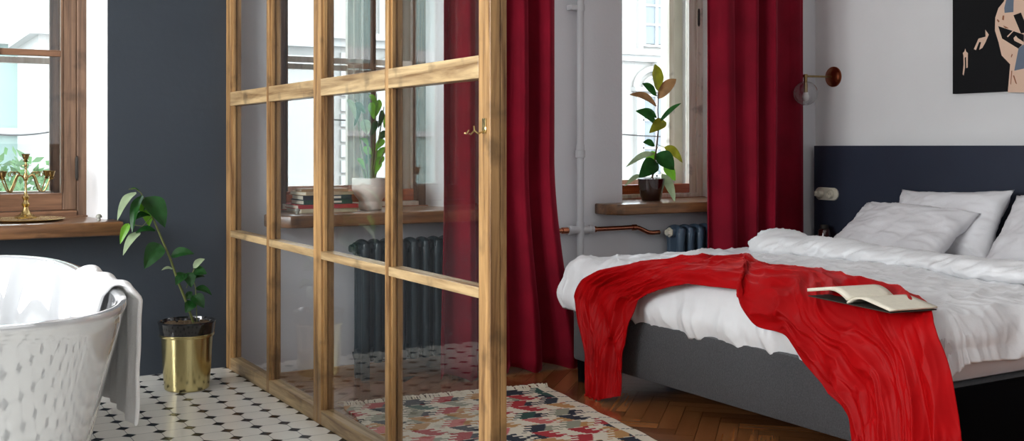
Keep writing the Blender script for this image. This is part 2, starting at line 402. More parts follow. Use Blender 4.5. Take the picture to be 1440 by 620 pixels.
# octagon and dot tiles of the bathroom on their raised floor
def tiles():
    PX, PY = .1015, .1065; ox, oy = .970, 3.833
    b = MB(); b.box(XL, XP + .05, YF, YW, -.03, ST - .0012, 'grout')
    d = .3; g = .0012
    i0, i1 = int((XL - ox) / PX), int((XP + .04 - ox) / PX) + 1
    j0, j1 = int((-1.5 - oy) / PY), int((YW - oy) / PY) + 1
    hx, hy = PX * .5 * .46, PY * .5 * .46
    for i in range(i0, i1 + 1):
        for j in range(j0, j1 + 1):
            cx, cyy = ox + i * PX, oy + j * PY
            def clip(P): return [(min(max(p[0], XL), XP + .05), min(p[1], YW), ST) for p in P]
            if cx < XP + .05 and cyy < YW:
                b.add(clip([(cx - hx + g, cyy), (cx, cyy - hy + g), (cx + hx - g, cyy), (cx, cyy + hy - g)]), [(0, 1, 2, 3)], 'dot')
            X0, X1, Y0, Y1 = cx + g, cx + PX - g, cyy + g, cyy + PY - g
            if X0 > XP + .04 or Y0 > YW - .01: continue
            b.add(clip([(X0 + hx, Y0), (X1 - hx, Y0), (X1, Y0 + hy), (X1, Y1 - hy), (X1 - hx, Y1), (X0 + hx, Y1), (X0, Y1 - hy), (X0, Y0 + hy)]), [tuple(range(8))], 'tile')
    return struct(b.obj('floor_bathroom', fix=False))
tiles()
b = MB().box(XP + .051, XH, YW - .018, YW, 0, .052, 'baseboard', .003); struct(b.obj('baseboard_back'))
b = MB().box(XH - .018, XH, 0, YW - .02, 0, .052, 'baseboard', .003); struct(b.obj('baseboard_right'))

# ------------------------------------------------------------------ windows
YIN, YOUT = 5.1, 5.3
def sash(par, name, x0, x1, z0, z1, y, st, mv, mh, muntin=None, dep=.04, bottom=None, mbot=None):
    b = MB(); bt = bottom or st
    b.box(x0, x0 + st, y, y + dep, z0, z1, mv, .004); b.box(x1 - st, x1, y, y + dep, z0, z1, mv, .004)
    b.box(x0 + st, x1 - st, y, y + dep, z0, z0 + bt, mbot or mh, .004); b.box(x0 + st, x1 - st, y, y + dep, z1 - st, z1, mh, .004)
    # rounded inner bead
    for xa in (x0 + st, x1 - st - .008): b.box(xa, xa + .008, y - .004, y + dep * .6, z0 + bt, z1 - st, mv)
    if muntin: b.box(x0 + st, x1 - st, y + .004, y + dep - .006, muntin - .014, muntin + .014, mh, .004)
    o = b.obj(name, None, par)
    g = MB().box(x0 + st, x1 - st, y + dep * .5, y + dep * .5 + .003, z0 + bt, z1 - st); g.obj('pane', 'glass', par)
    return o
def window(n, a, c, splay, mv, mh, mbot, fz, muntin, two=True, label=None, iv=None, xm=None, ost=.04):
    t = thing('window_%d' % n, ((a + c) / 2, YIN, .79), None, None); struct(t)
    x0, x1 = a + splay[0], c - splay[1]
    # plastered splayed reveals
    r = MB()
    for (xa, xb, sgn) in ((a, x0, 1), (c, x1, -1)):
        r.add([(xa, YW - .0005, ZS), (xb, YIN + .06, ZS), (xb, YIN + .06, ZT), (xa, YW - .0005, ZT)], [(0, 1, 2, 3)], 'reveal')
        r.add([(xa - sgn * .0, YW - .0005, ZS), (xa - sgn * .0, YIN + .06, ZS), (xa - sgn * .0, YIN + .06, ZT), (xa - sgn * .0, YW - .0005, ZT)], [(0, 1, 2, 3)], 'reveal')
    r.box(a, c, YW, YIN + .06, ZT - .004, ZT, 'reveal')
    r.obj('reveal', None, t)
    # fixed frame
    b = MB(); fw = .03
    b.box(x0 - .03, x0 + fw, YIN - .01, YIN + .07, .757, ZT, mv, .004); b.box(x1 - fw, x1 + .03, YIN - .01, YIN + .07, .757, ZT, mv, .004)
    b.box(x0 + fw, x1 - fw, YIN - .015, YIN + .07, .775, .80, mh, .004); b.box(x0, x1, YIN - .01, YIN + .07, ZT - .05, ZT, mh)
    b.box(x0 - .02, x1 + .02, YIN - .03, YIN + .3, .755, .778, mbot, .003)
    b.box(x0 - .02, x1 + .02, YIN + .07, YOUT, .75, .80, mbot)
    b.obj('window_frame', None, t)
    xm = xm or (x0 + x1) / 2
    halves = ((x0 + fw, xm - .004), (xm + .004, x1 - fw)) if two else ((x0 + fw, x1 - fw),)
    for (p, q) in halves: sash(t, 'sash', p, q, .802, ZT - .05, YIN, .034 if iv is None else iv, mv, mh, muntin, bottom=fz, mbot=mbot)
    for (p, q) in halves: sash(t, 'outer_sash', p - .0, q, .83, ZT - .05, YOUT, ost, mv if n == 1 else 'pale_wood', 'pale_wood', muntin - .02 if muntin else None, bottom=.05)
    # outer stone jambs
    o = MB(); o.box(a - .02, a + .10, YOUT + .05, YW + WT + .02, ZS, ZT, 'stone', .004); o.box(c - .10, c + .02, YOUT + .05, YW + WT + .02, ZS, ZT, 'stone', .004)
    o.box(a, c, YOUT + .045, YW + WT + .05, .78, .835, 'stone')
    o.obj('outer_jamb', None, t)
    return t
w1 = window(1, *wins[0], (.04, .045), 'win_wood', 'win_wood_h', 'win_wood_h', .075, 1.487, iv=.058, ost=.075)
w2 = window(2, *wins[1], (.09, .055), 'win_wood', 'pale_wood', 'red_wood_h', .06, 1.507, iv=.022, xm=2.19, ost=.026)
w3 = window(3, *wins[2], (.09, .07), 'pale_wood', 'pale_wood', 'red_wood_h', .055, None, two=False, iv=.05)
for (wn, x, z) in ((w1, .797, .985), (w1, .797, 2.0), (w3, 4.335, 1.86)):
    h = MB(); h.lathe([(0, -.055), (.004, -.052), (.007, -.04), (.007, .04), (.004, .052), (0, .055)], (x, YIN - .014, z), 'book_dark', 10); h.obj('hinge', None, wn, True)
# sills
def sill(x0, x1, chl, chr_, mname, label):
    yb, yf, zt, zb = YIN - .02, 4.62, .775, .718; c = .07
    P = [(x0 if not chl else x0, YW - .002), (x0, yf + c if chl else yf)]
    if chl: P.append((x0 + c, yf))
    P += [(x1 - c, yf), (x1, yf + c)] if chr_ else [(x1, yf)]
    P += [(x1, YW - .002)]
    a, q = wi
    P += [(q - .006, YW - .002), (q - .05, yb), (a + .05, yb), (a + .006, YW - .002)]
    bm = bmesh.new(); vs = [bm.verts.new((p[0], p[1], zb)) for p in P]; f = bm.faces.new(vs)
    ext = bmesh.ops.extrude_face_region(bm, geom=[f]); 
    for v in [e for e in ext['geom'] if isinstance(e, bmesh.types.BMVert)]: v.co.z = zt
    bmesh.ops.bevel(bm, geom=[e for e in bm.edges], offset=.008, segments=3, affect='EDGES', profile=.5)
    bmesh.ops.recalc_face_normals(bm, faces=bm.faces)
    bm.verts.index_update()
    b = MB(); b.add([v.co for v in bm.verts], [[v.index for v in f.verts] for f in bm.faces], mname); bm.free()
    o = b.obj('window_sill', None, None, True); tag(o, label, 'window sill'); return o
wi = wins[0]; sill(-.3, .905, False, False, 'sill_wood', 'brown wooden window sill over the bathtub, holding the candelabra')
wi = wins[1]; sill(1.545, 2.63, True, True, 'sill_wood', 'wooden window sill behind the glass partition, holding books and white pot')
wi = wins[2]; sill(3.365, 4.50, True, True, 'sill_wood', 'wooden window sill with chamfered corner under the rubber plant')

# ------------------------------------------------------------------ glazed partition
def partition():
    t = thing('glass_partition', (XP, 3.6, ST), 'wood framed glass partition with grid of panes standing on the tiled floor edge', 'partition')
    T = .05; top = ZC - .02
    # posts: near y, depth along the partition
    posts = [(4.735, .065), (4.205, .03), (3.632, .074), (3.057, .026), (2.425, .062)]
    for yn, dy in posts:
        b = MB(); z0 = ST
        if dy > .07:       # two joined uprights with a seam
            b.box(XP, XP + T, yn, yn + dy / 2 - .001, z0, top, 'post_wood', .002); b.box(XP, XP + T, yn + dy / 2 + .001, yn + dy, z0, top, 'post_wood', .002)
        else:
            b.box(XP, XP + T * .58, yn, yn + dy, z0, top, 'post_wood', .002); b.box(XP + T * .58 + .002, XP + T, yn + .001, yn + dy - .001, z0, top, 'post_wood', .002)
        b.obj('post', None, t)
    for k in range(4):
        yb = posts[k][0]; ya = posts[k + 1][0] + posts[k + 1][1]
        for z0, z1 in ((ST, ST + .052), (.684, .712), (1.258, 1.318), (1.90, 1.95), (2.52, 2.57)):
            b = MB(); b.box(XP - (.001 if z0 > 1.2 else 0), XP + T * .62, ya, yb, z0, z1, 'rail_wood', .002)
            b.box(XP + T * .62, XP + T, ya, yb, z0 + (.006 if z0 < 1.2 else 0), z1 - (.006 if z0 > 1.2 else 0), 'rail_wood', .002)
            b.obj('rail', None, t)
        for z0, z1 in ((ST + .052, .684), (.712, 1.258), (1.318, 1.90), (1.95, 2.52)):
            g = MB().box(XP + T * .45, XP + T * .45 + .003, ya, yb, z0, z1); g.obj('pane', 'partition_glass', t)
            s = MB()       # slim glazing beads
            q = .007
            for yy in (ya, yb - q): s.box(XP + T * .45 - .012, XP + T * .45 - .001, yy, yy + q, z0, z1, 'post_wood')
            s.obj('glazing_bead', None, t)
    h = MB()               # brass hook latch
    y, z = 2.432, 1.125
    h.lathe([(0, 0), (.010, 0), (.011, -.003), (.006, -.006), (0, -.006)], (XP, y + .02, z), 'brass', 16, 'X')
    h.bbox(XP - .004, XP, y + .012, y + .03, z - .012, z + .028, .0015, 'brass')
    h.tube([(XP - .004, y + .02, z - .006), (XP - .02, y + .02, z - .012), (XP - .03, y + .022, z - .004), (XP - .032, y + .022, z + .008)], .0022, 'brass', 8)
    h.tube([(XP - .002, y + .075, z - .004), (XP - .016, y + .07, z - .014), (XP - .024, y + .06, z - .012)], .002, 'brass', 8)
    h.tube([(XP - .002, y + .105, z - .002), (XP - .012, y + .1, z - .012), (XP - .02, y + .093, z - .01)], .002, 'brass', 8)
    tag(h.obj('hook', None, t, True), 'small brass hooks on the end post')
partition()

# ------------------------------------------------------------------ bathtub
def bathtub():
    x0, x1, y0, y1 = -.235, .592, 2.53, 4.235
    cx, cyy = (x0 + x1) / 2, (y0 + y1) / 2; hw, hl = (x1 - x0) / 2, (y1 - y0) / 2
    t = thing('bathtub', (cx, cyy, ST), 'freestanding glossy white bathtub standing on the tiled floor under the left window', 'bathtub')
    N = 160
    def ring(w_, l_, z, e=3.0, dx=0, dy=0):
        R = []
        for i in range(N):
            a = 2 * pi * i / N; c, s = math.cos(a), math.sin(a)
            R.append((cx + dx + w_ * math.copysign(abs(c) ** (2 / e), c), cyy + dy + l_ * math.copysign(abs(s) ** (2 / e), s), z))
        return R
    zt = .70
    def shell(rings, mname, name, cap):
        V = [q for R in rings for q in R]; Fs = []
        for k in range(len(rings) - 1):
            for i in range(N): Fs.append((k * N + i, k * N + (i + 1) % N, (k + 1) * N + (i + 1) % N, (k + 1) * N + i))
        if cap == 'last': Fs.append(tuple((len(rings) - 1) * N + i for i in range(N)))
        if cap == 'first': Fs.append(tuple(i for i in range(N)))
        b = MB(); b.add(V, Fs, mname); return b.obj(name, None, t, True)
    outer = []
    for k in range(22):
        u = k / 21; z = ST + (zt - .02 - ST) * u
        tp = .155 * (1 - u) ** 1.0
        outer.append(ring(hw - tp * .82 - .004, hl - tp * 1.25 - .004, z, 3.4))
    rim = [ring(hw - .002, hl - .002, zt - .018, 3.4), ring(hw, hl, zt - .008, 3.4), ring(hw - .002, hl - .002, zt - .001, 3.4), ring(hw - .010, hl - .010, zt + .001, 3.4), ring(hw - .020, hl - .02, zt - .001, 3.4), ring(hw - .026, hl - .026, zt - .008, 3.4)]
    inner = []
    for k in range(14):
        u = k / 13; z = zt - .008 - u * .40
        tp = .17 * u ** 1.6
        inner.append(ring(hw - .026 - tp * .6, hl - .026 - tp * 1.3, z, 3.3 - .6 * u))
    last = inner[-1][0][2]
    inner += [ring(hw * .58, hl * .68, last - .035, 2.5), ring(hw * .3, hl * .4, last - .045, 2.3), ring(.02, .02, last - .048, 2)]
    shell(outer + rim + inner, 'enamel', 'tub_body', 'last')
    # overflow
    p = (x1 - .036, 3.44, .642)
    o = MB(); o.bbox(p[0] - .010, p[0] + .012, p[1] - .035, p[1] + .035, p[2] - .020, p[2] + .020, .005, 'chrome'); ov = o.obj('overflow_plate', None, t, True)
    o = MB(); o.bbox(p[0] - .012, p[0] - .009, p[1] - .024, p[1] + .024, p[2] - .012, p[2] + .002, .001, 'hole'); o.obj('overflow_slot', None, ov)
bathtub()

def towel():
    b = MB()
    y0, y1 = 2.985, 3.50
    xr = .592
    prof = []       # over the rim: inside end -> over -> outside down
    for k in range(8): u = k / 7; prof.append((xr - .062 + .018 * u, .575 + .105 * u))
    for k in range(1, 12):
        a = pi - pi * k / 12; prof.append((xr - .012 + .030 * math.cos(a), .684 + .026 * math.sin(a)))
    for k in range(26): u = k / 25; prof.append((xr + .020 - .012 * u, .68 - .335 * u))
    P = []
    NY = 64
    for i, (x, z) in enumerate(prof):
        R = []
        s_ = i / (len(prof) - 1)
        for j in range(NY + 1):
            v = j / NY
            spread = 1 - .10 * ss(.2, .45, s_) * (1 - v)
            y = y0 + (y1 - y0) * v - .03 * s_ * (1 - v) + (.0 if s_ > .3 else .14 * (1 - s_ / .3) * 1.0)
            w_ = .010 * math.sin(v * 15 + s_ * 2) + .012 * nz(v * 5, s_ * 2, 3) + .004 * nz(v * 18, s_ * 6, 5)
            fold = .5 + .5 * math.sin(v * 44 + 1.2 * nz(s_ * 4, v * 3))
            infl = .007 * fold * (1 - ss(.35, .6, s_))
            if s_ < .2: xx, zz = x - infl - abs(w_) * .6, z
            elif s_ < .42: xx, zz = x, z + infl + w_ * .5 + .004
            else: xx, zz = x + abs(w_) * 1.2 + .004, z + .010 * math.sin(v * 4) * s_
            R.append((xx, y, zz))
        P.append(R)
    b.grid(P, 'towel')
    o = b.obj('bath_towel', None, None, 'full')
    m = o.modifiers.new('thick', 'SOLIDIFY'); m.thickness = .012; m.offset = 1
    m = o.modifiers.new('sub', 'SUBSURF'); m.levels = 1; m.render_levels = 1
    tag(o, 'white terry towel draped over the bathtub rim', 'towel')
towel()

# ------------------------------------------------------------------ plants
def leaf(b, p0, p1, width, m, facing=(0, -1, 0), droop=.12, fold=.18, pw=.75, n=10, depth=0):
    p0, p1 = Vector(p0), Vector(p1); ax = p1 - p0; L = ax.length; t = ax / L
    f = Vector(facing); f = (f - t * f.dot(t)).normalized(); sd = t.cross(f)
    P = []
    for i in range(n + 1):
        u = i / n
        wv = width * .5 * (math.sin(pi * u ** pw)) ** .8 + (.0006 if i else .0006)
        c = p0 + ax * u + f * (L * droop * math.sin(pi * u)) + Vector((0, 0, L * .10 * math.sin(pi * u)))
        R = []
        for s in (-1, -.66, -.33, 0, .33, .66, 1):
            R.append(c + sd * (wv * s) + f * (-fold * wv * (1 - abs(s)) * 1.0) + f * (.04 * wv * math.sin(u * 14 + s * 3)))
        P.append(R)
    b.grid(P, m)
def plant_leaf_px(b, Y, base, tip, wpx, m, dy=0, facing=(0, -1, 0), droop=.12, fold=.25, pw=.75):
    p0 = onY(base[0], base[1], Y); p1 = onY(tip[0], tip[1], Y + dy)
    ppm = F_PX / (p0.x * S_ + p0.y * C_)
    leaf(b, p0, p1, wpx / ppm * 1.08, m, facing, droop, fold, pw)

def bathroom_plant():
    Y = 4.46; cx = 1.118
    t = thing('potted_plant', (cx, Y, ST), 'leaning green leafy plant in a gold pot on the bathroom tiles', 'potted plant')
    pt = MB()
    z0 = ST; zt = .375
    prof = [(0, .0), (.082, .0), (.088, .006), (.094, .08), (.098, .165), (.1015, .222)]
    pt.lathe(prof, (cx, Y, z0), 'gold', 48); pot = pt.obj('pot', None, t, True)
    tag(pot, 'gold metal planter')
    r = MB(); r.lathe([(.1025, .215), (.105, .222), (.106, .227), (.112, .268), (.1135, .270), (.113, .275), (.107, .276), (.104, .268), (.1, .235)], (cx, Y, z0), 'black_rim', 48)
    r.obj('liner', None, t, True)
    r = MB(); r.lathe([(.1055, .214), (.1075, .218), (.1075, .224), (.104, .227)], (cx, Y, z0), 'gold', 48); r.obj('gold_band', None, pot, True)
    s = MB(); P = []
    for i in range(9):
        P.append([(cx + .101 * (i / 8) * math.cos(a * pi / 12), Y + .101 * (i / 8) * math.sin(a * pi / 12), z0 + .255 + .012 * nz(i, a * .7, 2)) for a in range(25)])
    s.grid(P, 'soil'); 
    for k in range(60):
        a, rr = random.random() * 6.28, .095 * math.sqrt(random.random()); x, y = cx + rr * math.cos(a), Y + rr * math.sin(a); q = random.random() * 6
        s.bbox(x - .008, x + .008, y - .004, y + .004, z0 + .255, z0 + .266, .002, 'stem_brown' if k % 3 else 'bark')
    s.obj('soil', None, t)
    st = MB()
    pts = [(272.6, 455), (262, 425), (250, 395), (240, 365), (227, 335), (214.5, 305), (207, 287), (198, 271)]
    st.tube([onY(p[0], p[1], Y) for p in pts], [.0055, .005, .005, .0045, .004, .0035, .003, .002], 'stem', 10)
    st.tube([onY(p[0], p[1], Y) for p in ((277, 455), (276, 425), (275, 405), (270, 385))], .002, 'stem', 8)
    st.tube([onY(p[0], p[1], Y) for p in ((198, 271), (190, 265), (181, 266))], .0015, 'stem', 8)
    st.tube([onY(p[0], p[1], Y) for p in ((214, 305), (200, 318), (188, 316), (179, 316))], .0015, 'stem', 8)
    st.tube([onY(p[0], p[1], Y) for p in ((262, 405), (268, 390), (273, 378))], .0015, 'stem', 8)
    st.obj('stem', None, t, True)
    L = MB()
    D, B_, P_ = 'leaf', 'leaf_bright', 'leaf_pale'
    rows = [((191, 270), (165, 310), 11, P_, -.05, (-.6, -.6, .5)), ((200, 274), (186, 327), 13, D, -.06, (-.8, -.6, .3)), ((205, 277), (232, 320), 25, D, -.05, (.2, -.9, .4)),
            ((203, 283), (210, 318), 15, B_, .03, (0, -1, 0)), ((211, 302), (188, 310), 10, D, -.03, (-.2, -.6, .8)), ((181, 314), (169, 343), 8, B_, 0, (-.3, -1, .2)),
            ((197, 326), (173, 359), 10, P_, -.03, (-.4, -.6, .6)), ((219, 324), (190, 328), 9, D, 0, (0, -.6, .8)), ((226, 343), (203, 378), 20, D, -.03, (-.1, -1, .1)),
            ((240, 360), (273, 357), 13, D, -.02, (0, -.7, .7)), ((243, 378), (227, 380), 5, P_, 0, (0, -.5, .9)), ((261, 384), (247, 401), 12, D, -.02, (-.3, -.7, .5)),
            ((264, 383), (269, 404), 14, D, -.03, (0, -1, .2)), ((272, 377), (288, 364), 8, P_, 0, (-.3, -.6, .6)), ((272, 382), (291, 385), 13, D, -.02, (0, -.7, .7)),
            ((272, 390), (288, 389), 7, D, 0, (0, -.6, .8)), ((275, 405), (298, 415), 11, D, -.02, (.2, -.6, .8)), ((271, 415), (287, 433), 14, D, -.03, (0, -.9, .4)),
            ((272, 424), (261, 440), 12, D, -.02, (-.2, -.9, .3)), ((183, 266), (197, 269), 4, D, 0, (0, -.5, .9)), ((208, 290), (224, 306), 10, D, .02, (0, -1, .2)), ((207, 284), (193, 300), 12, D, .03, (-.3, -.9, .3)),
            ((262, 420), (270, 410), 7, D, .01, (0, -1, .2))]
    for a, c2, w_, m_, dy, fc in rows: plant_leaf_px(L, Y, a, c2, w_ * 1.2, m_, dy, fc, droop=.10, fold=.35, pw=.7)
    L.obj('foliage', None, t, True)
bathroom_plant()

def rubber_plant():
    Y = 4.86; cx, z0 = 3.795, .776
    t = thing('rubber_plant', (cx, Y, z0), 'tall rubber plant with olive leaves in brown glazed pot on right window sill', 'potted plant')
    b = MB(); b.lathe([(0, 0), (.05, 0), (.054, .004), (.062, .03), (.072, .075), (.077, .118), (.078, .124), (.074, .125), (.070, .1), (.0, .1)], (cx, Y, z0), 'brown_pot', 14); b.obj('pot', None, t, True)
    s = MB(); s.lathe([(0, .106), (.04, .108), (.0705, .104)], (cx, Y, z0), 'soil', 20); s.obj('soil', None, t)
    st = MB(); st.tube([onY(p[0], p[1], Y) for p in ((915, 262), (919, 240), (923, 210), (926, 180), (925, 155), (926, 128))], [.006, .0055, .005, .004, .0035, .0025], 'stem_brown', 10); st.obj('stem', None, t, True)
    L = MB(); G, Ye, Ol, Br, Pa = 'leaf', 'leaf_bright', 'leaf_olive', 'leaf_brown', 'leaf_pale'
    rows = [((926, 129), (921, 90), 25, Ol, 0), ((925, 139), (951, 111), 15, Br, -.03), ((923, 135), (903, 117), 12, G, .03), ((924, 150), (885, 133), 10, Br, -.04), ((926, 173), (958, 145), 6, G, -.05),
            ((924, 166), (902, 153), 8, G, .04), ((923, 174), (894, 156), 13, G, -.02), ((937, 172), (913, 187), 15, Ol, -.04), ((921, 205), (904, 200), 9, G, 0), ((921, 216), (880, 235), 8, Pa, -.03),
            ((934, 207), (960, 229), 13, Ol, .02), ((923, 216), (948, 239), 25, G, -.06), ((917, 212), (914, 234), 17, Ye, .04), ((926, 230), (898, 250), 22, G, -.06), ((933, 233), (950, 254), 18, Ye, .03),
            ((931, 244), (949, 284), 13, Pa, -.08), ((902, 246), (878, 262), 6, Pa, 0), ((905, 252), (902, 279), 9, Ol, .05)]
    for a, c2, w_, m_, dy in rows: plant_leaf_px(L, Y, a, c2, w_, m_, dy, (random.uniform(-.3, .3), -1, .25), droop=.05, fold=.18, pw=.85)
    L.obj('foliage', None, t, True)
    for a, c2 in (((925, 139), (924, 136)), ((921, 216), (926, 205)), ((934, 207), (924, 203)), ((933, 233), (920, 225)), ((931, 244), (920, 236)), ((937, 172), (926, 178)), ((902, 246), (917, 245)), ((905, 252), (916, 250))):
        MB().tube([onY(a[0], a[1], Y), onY(c2[0], c2[1], Y)], .0016, 'stem', 6).obj('leaf_stalk', None, t, True)
rubber_plant()

def white_pot_plant():
    Y = 4.86; cx, z0 = 2.092, .776
    t = thing('potted_plant', (cx, Y, z0), 'upright green plant in footed matte white pot on the sill behind the partition', 'potted plant')
    b = MB(); b.lathe([(0, 0), (.052, 0), (.055, .004), (.054, .03), (.056, .045), (.075, .068), (.085, .085), (.088, .1), (.088, .15), (.085, .153), (.082, .15), (.08, .12), (0, .12)], (cx, Y, z0), 'white_pot', 48); b.obj('pot', None, t, True)
    s = MB(); s.lathe([(0, .128), (.0805, .125)], (cx, Y, z0), 'soil', 24); s.obj('soil', None, t)
    st = MB(); L = MB()
    T = [((517, 252), (507, 200), (500, 140)), ((520, 252), (516, 190), (508, 150)), ((522, 252), (526, 190), (530, 132)), ((523, 252), (532, 200), (540, 150)), ((526, 252), (535, 225), (546, 200)), ((514, 252), (509, 235), (504, 222))]
    for k in T: st.tube([onY(p[0], p[1], Y) for p in k], [.005, .004, .002], 'stem', 8)
    st.obj('stem', None, t, True)
    rows = [((489, 139), (500, 168), 10, 'leaf_pale'), ((498, 145), (514, 160), 9, 'leaf'), ((511, 168), (517, 190), 14, 'leaf_pale'), ((519, 133), (530, 150), 9, 'leaf_bright'), ((524, 143), (526, 168), 14, 'leaf_bright'),
            ((534, 140), (528, 165), 9, 'leaf_bright'), ((538, 155), (532, 180), 10, 'leaf'), ((508, 194), (518, 206), 9, 'leaf_bright'), ((512, 206), (522, 222), 10, 'leaf_bright'), ((540, 196), (528, 212), 9, 'leaf_bright'),
            ((543, 208), (528, 224), 9, 'leaf_bright'), ((540, 220), (526, 236), 9, 'leaf_bright'), ((503, 222), (513, 238), 6, 'leaf_bright'), ((545, 185), (532, 198), 9, 'leaf'), ((550, 160), (540, 180), 10, 'leaf_bright'), ((552, 200), (541, 215), 10, 'leaf_bright'),
            ((505, 150), (498, 178), 8, 'leaf'), ((530, 170), (521, 192), 9, 'leaf'), ((520, 215), (514, 232), 7, 'leaf'), ((536, 228), (527, 246), 7, 'leaf_bright')]
    for a, c2, w_, m_ in rows: plant_leaf_px(L, Y, a, c2, w_, m_, random.uniform(-.05, .05), (random.uniform(-.5, .5), -1, .2), droop=.08, fold=.3)
    L.obj('foliage', None, t, True)
white_pot_plant()

# ------------------------------------------------------------------ sill objects
def candelabra():
    cx, cyy, z0 = .565, 4.86, .787
    t = thing('candelabra', (cx, cyy, z0), 'aged brass five-arm candelabra standing on the brass tray at left window', 'candelabra')
    b = MB(); b.lathe([(0, 0), (.042, 0), (.044, .004), (.036, .010), (.022, .018), (.012, .034), (.009, .044), (.015, .052), (.017, .058), (.010, .066), (.008, .072), (.014, .082), (.015, .088), (.008, .096), (.005, .106), (.005, .15), (.009, .158), (.012, .167), (.009, .178), (.005, .185), (.0045, .21), (.008, .216), (.004, .222), (.004, .235)], (cx, cyy, z0), 'brass', 24)
    b.obj('stem', None, t, True)
    cup = [(0, 0), (.004, .0), (.008, .004), (.014, .007), (.006, .010), (.011, .016), (.014, .028), (.016, .034), (.0175, .035), (.0150, .035), (.0120, .03), (.009, .02), (0, .02)]
    def cupo(x, y, z, par):
        q = MB(); q.lathe(cup, (x, y, z), 'old_brass', 18); q.obj('candle_cup', None, par, True)
    cupo(cx, cyy, z0 + .228, t)
    q = MB(); q.lathe([(0, 0), (.022, 0), (.022, .0015), (0, .002)], (cx, cyy, z0 + .214), 'old_brass', 24); q.obj('drip_pan', None, t, True)
    for a in (30, -22, 158, 206):
        ar = math.radians(a); ux, uy = math.cos(ar), math.sin(ar)
        P = []
        for k in range(25):
            u = k / 24
            r = .008 + .092 * u; z = .165 + .012 * math.sin(u * pi * 2.2) - .045 * math.sin(pi * max(0, (u - .25) / .75)) ** 1.4
            P.append((cx + ux * r, cyy + uy * r, z0 + z))
        b = MB(); b.tube(P, [.0035 - .001 * abs(k / 24 - .3) for k in range(25)], 'old_brass', 8)
        for (u0, s) in ((.3, 1), (.55, -1)):      # scrolls
            Q = []
            for k in range(18):
                f = k / 17; rr = .016 * (1 - f * .75); an = f * 5.2
                r = .008 + .092 * u0 + rr * math.cos(an) * s; z = .165 + .012 + rr * math.sin(an)
                Q.append((cx + ux * r, cyy + uy * r, z0 + z))
            b.tube(Q, .002, 'old_brass', 6)
        arm = b.obj('arm', None, t, True)
        cupo(cx + ux * .1, cyy + uy * .1, z0 + .158, arm)
    b = MB(); b.lathe([(0, .002), (.09, .002), (.12, .004), (.142, .010), (.148, .011), (.150, .009), (.143, .004), (.12, 0), (0, 0)], (cx, cyy - .01, .7755), 'brass', 64)
    tag(b.obj('tray', None, None, True), 'round brass tray on the left sill under the candelabra', 'tray')
    b = MB(); x, y = .822, 4.70
    b.lathe([(0, 0), (.007, 0), (.0075, .008), (.006, .012), (.0125, .014), (.0125, .019), (.009, .025), (.004, .028), (0, .0285)], (x, y, .7755), 'mush', 18)
    tag(b.obj('sill_knob', None, None, True), 'tiny grey mushroom-shaped knob on the left window sill', 'knob')
candelabra()
b = MB(); x, y = 1.668, 4.70; b.lathe([(0, 0), (.008, 0), (.0085, .012), (.013, .014), (.013, .02), (.008, .026), (0, .027)], (x, y, .7755), 'mush', 18)
tag(b.obj('sill_knob', None, None, True), 'small pale mushroom-shaped knob before the stack of books', 'knob')

def book(x0, x1, y0, y1, z0, h, cover, label, spine_front=True, rot=0, group=None, band=None):
    cx, cyy = (x0 + x1) / 2, (y0 + y1) / 2
    t = thing('book', (cx, cyy, z0), label, 'book', group)
    hx, hy = (x1 - x0) / 2, (y1 - y0) / 2
    c = MB(); ct = .0025
    c.box(cx - hx, cx + hx, cyy - hy, cyy + hy, z0, z0 + ct, cover); c.box(cx - hx, cx + hx, cyy - hy, cyy + hy, z0 + h - ct, z0 + h, cover)
    c.box(cx - hx, cx + hx, cyy - hy - .001, cyy - hy + ct, z0, z0 + h, cover)
    c.obj('cover', None, t)
    p = MB(); p.box(cx - hx + .004, cx + hx - .004, cyy - hy + .003, cyy + hy - .005, z0 + ct, z0 + h - ct, 'book_page'); p.obj('pages', None, t)
    if band:
        q = MB(); q.box(cx + hx * .1, cx + hx * .55, cyy - hy - .0018, cyy - hy - .0008, z0 + h * .3, z0 + h * .75, band); q.obj('spine_label', None, t)
    t.rotation_euler.z = rot
def cmat(n, c): m = mat(n, srgb(*c), .7, var=.08, vscale=30); M[n] = m; return n
z = .7755; bx, by = 1.845, 4.865
bk = [(.018, 'cream_book_cover', (206, 192, 160), .14, .19, .05, 'cream'), (.018, 'red_book_cover', (170, 40, 44), .145, .20, -.03, 'red'), (.020, 'green_book_cover', (30, 62, 52), .12, .17, .02, 'dark green'),
      (.022, 'navy_book_cover', (30, 36, 46), .118, .17, -.02, 'navy'), (.016, 'beige_book_cover', (196, 174, 140), .122, .18, .10, 'beige'), (.012, 'tan_book_cover', (150, 116, 80), .11, .16, -.15, 'brown')]
pos = ['at the very bottom of the stack', 'second from the bottom', 'just below the navy book', 'between green and beige books', 'second from the top', 'at the very top of the stack']
for i, (h, n, c, hx, d, r, cn) in enumerate(bk):
    cmat(n, c); book(bx - hx, bx + hx, by - d / 2, by + d / 2, z, h, n, '%s book on the window sill, %s' % (cn, pos[i]), rot=r, group='books stacked on the window sill', band='book_page' if i in (2, 3) else None)
    z += h + .0004

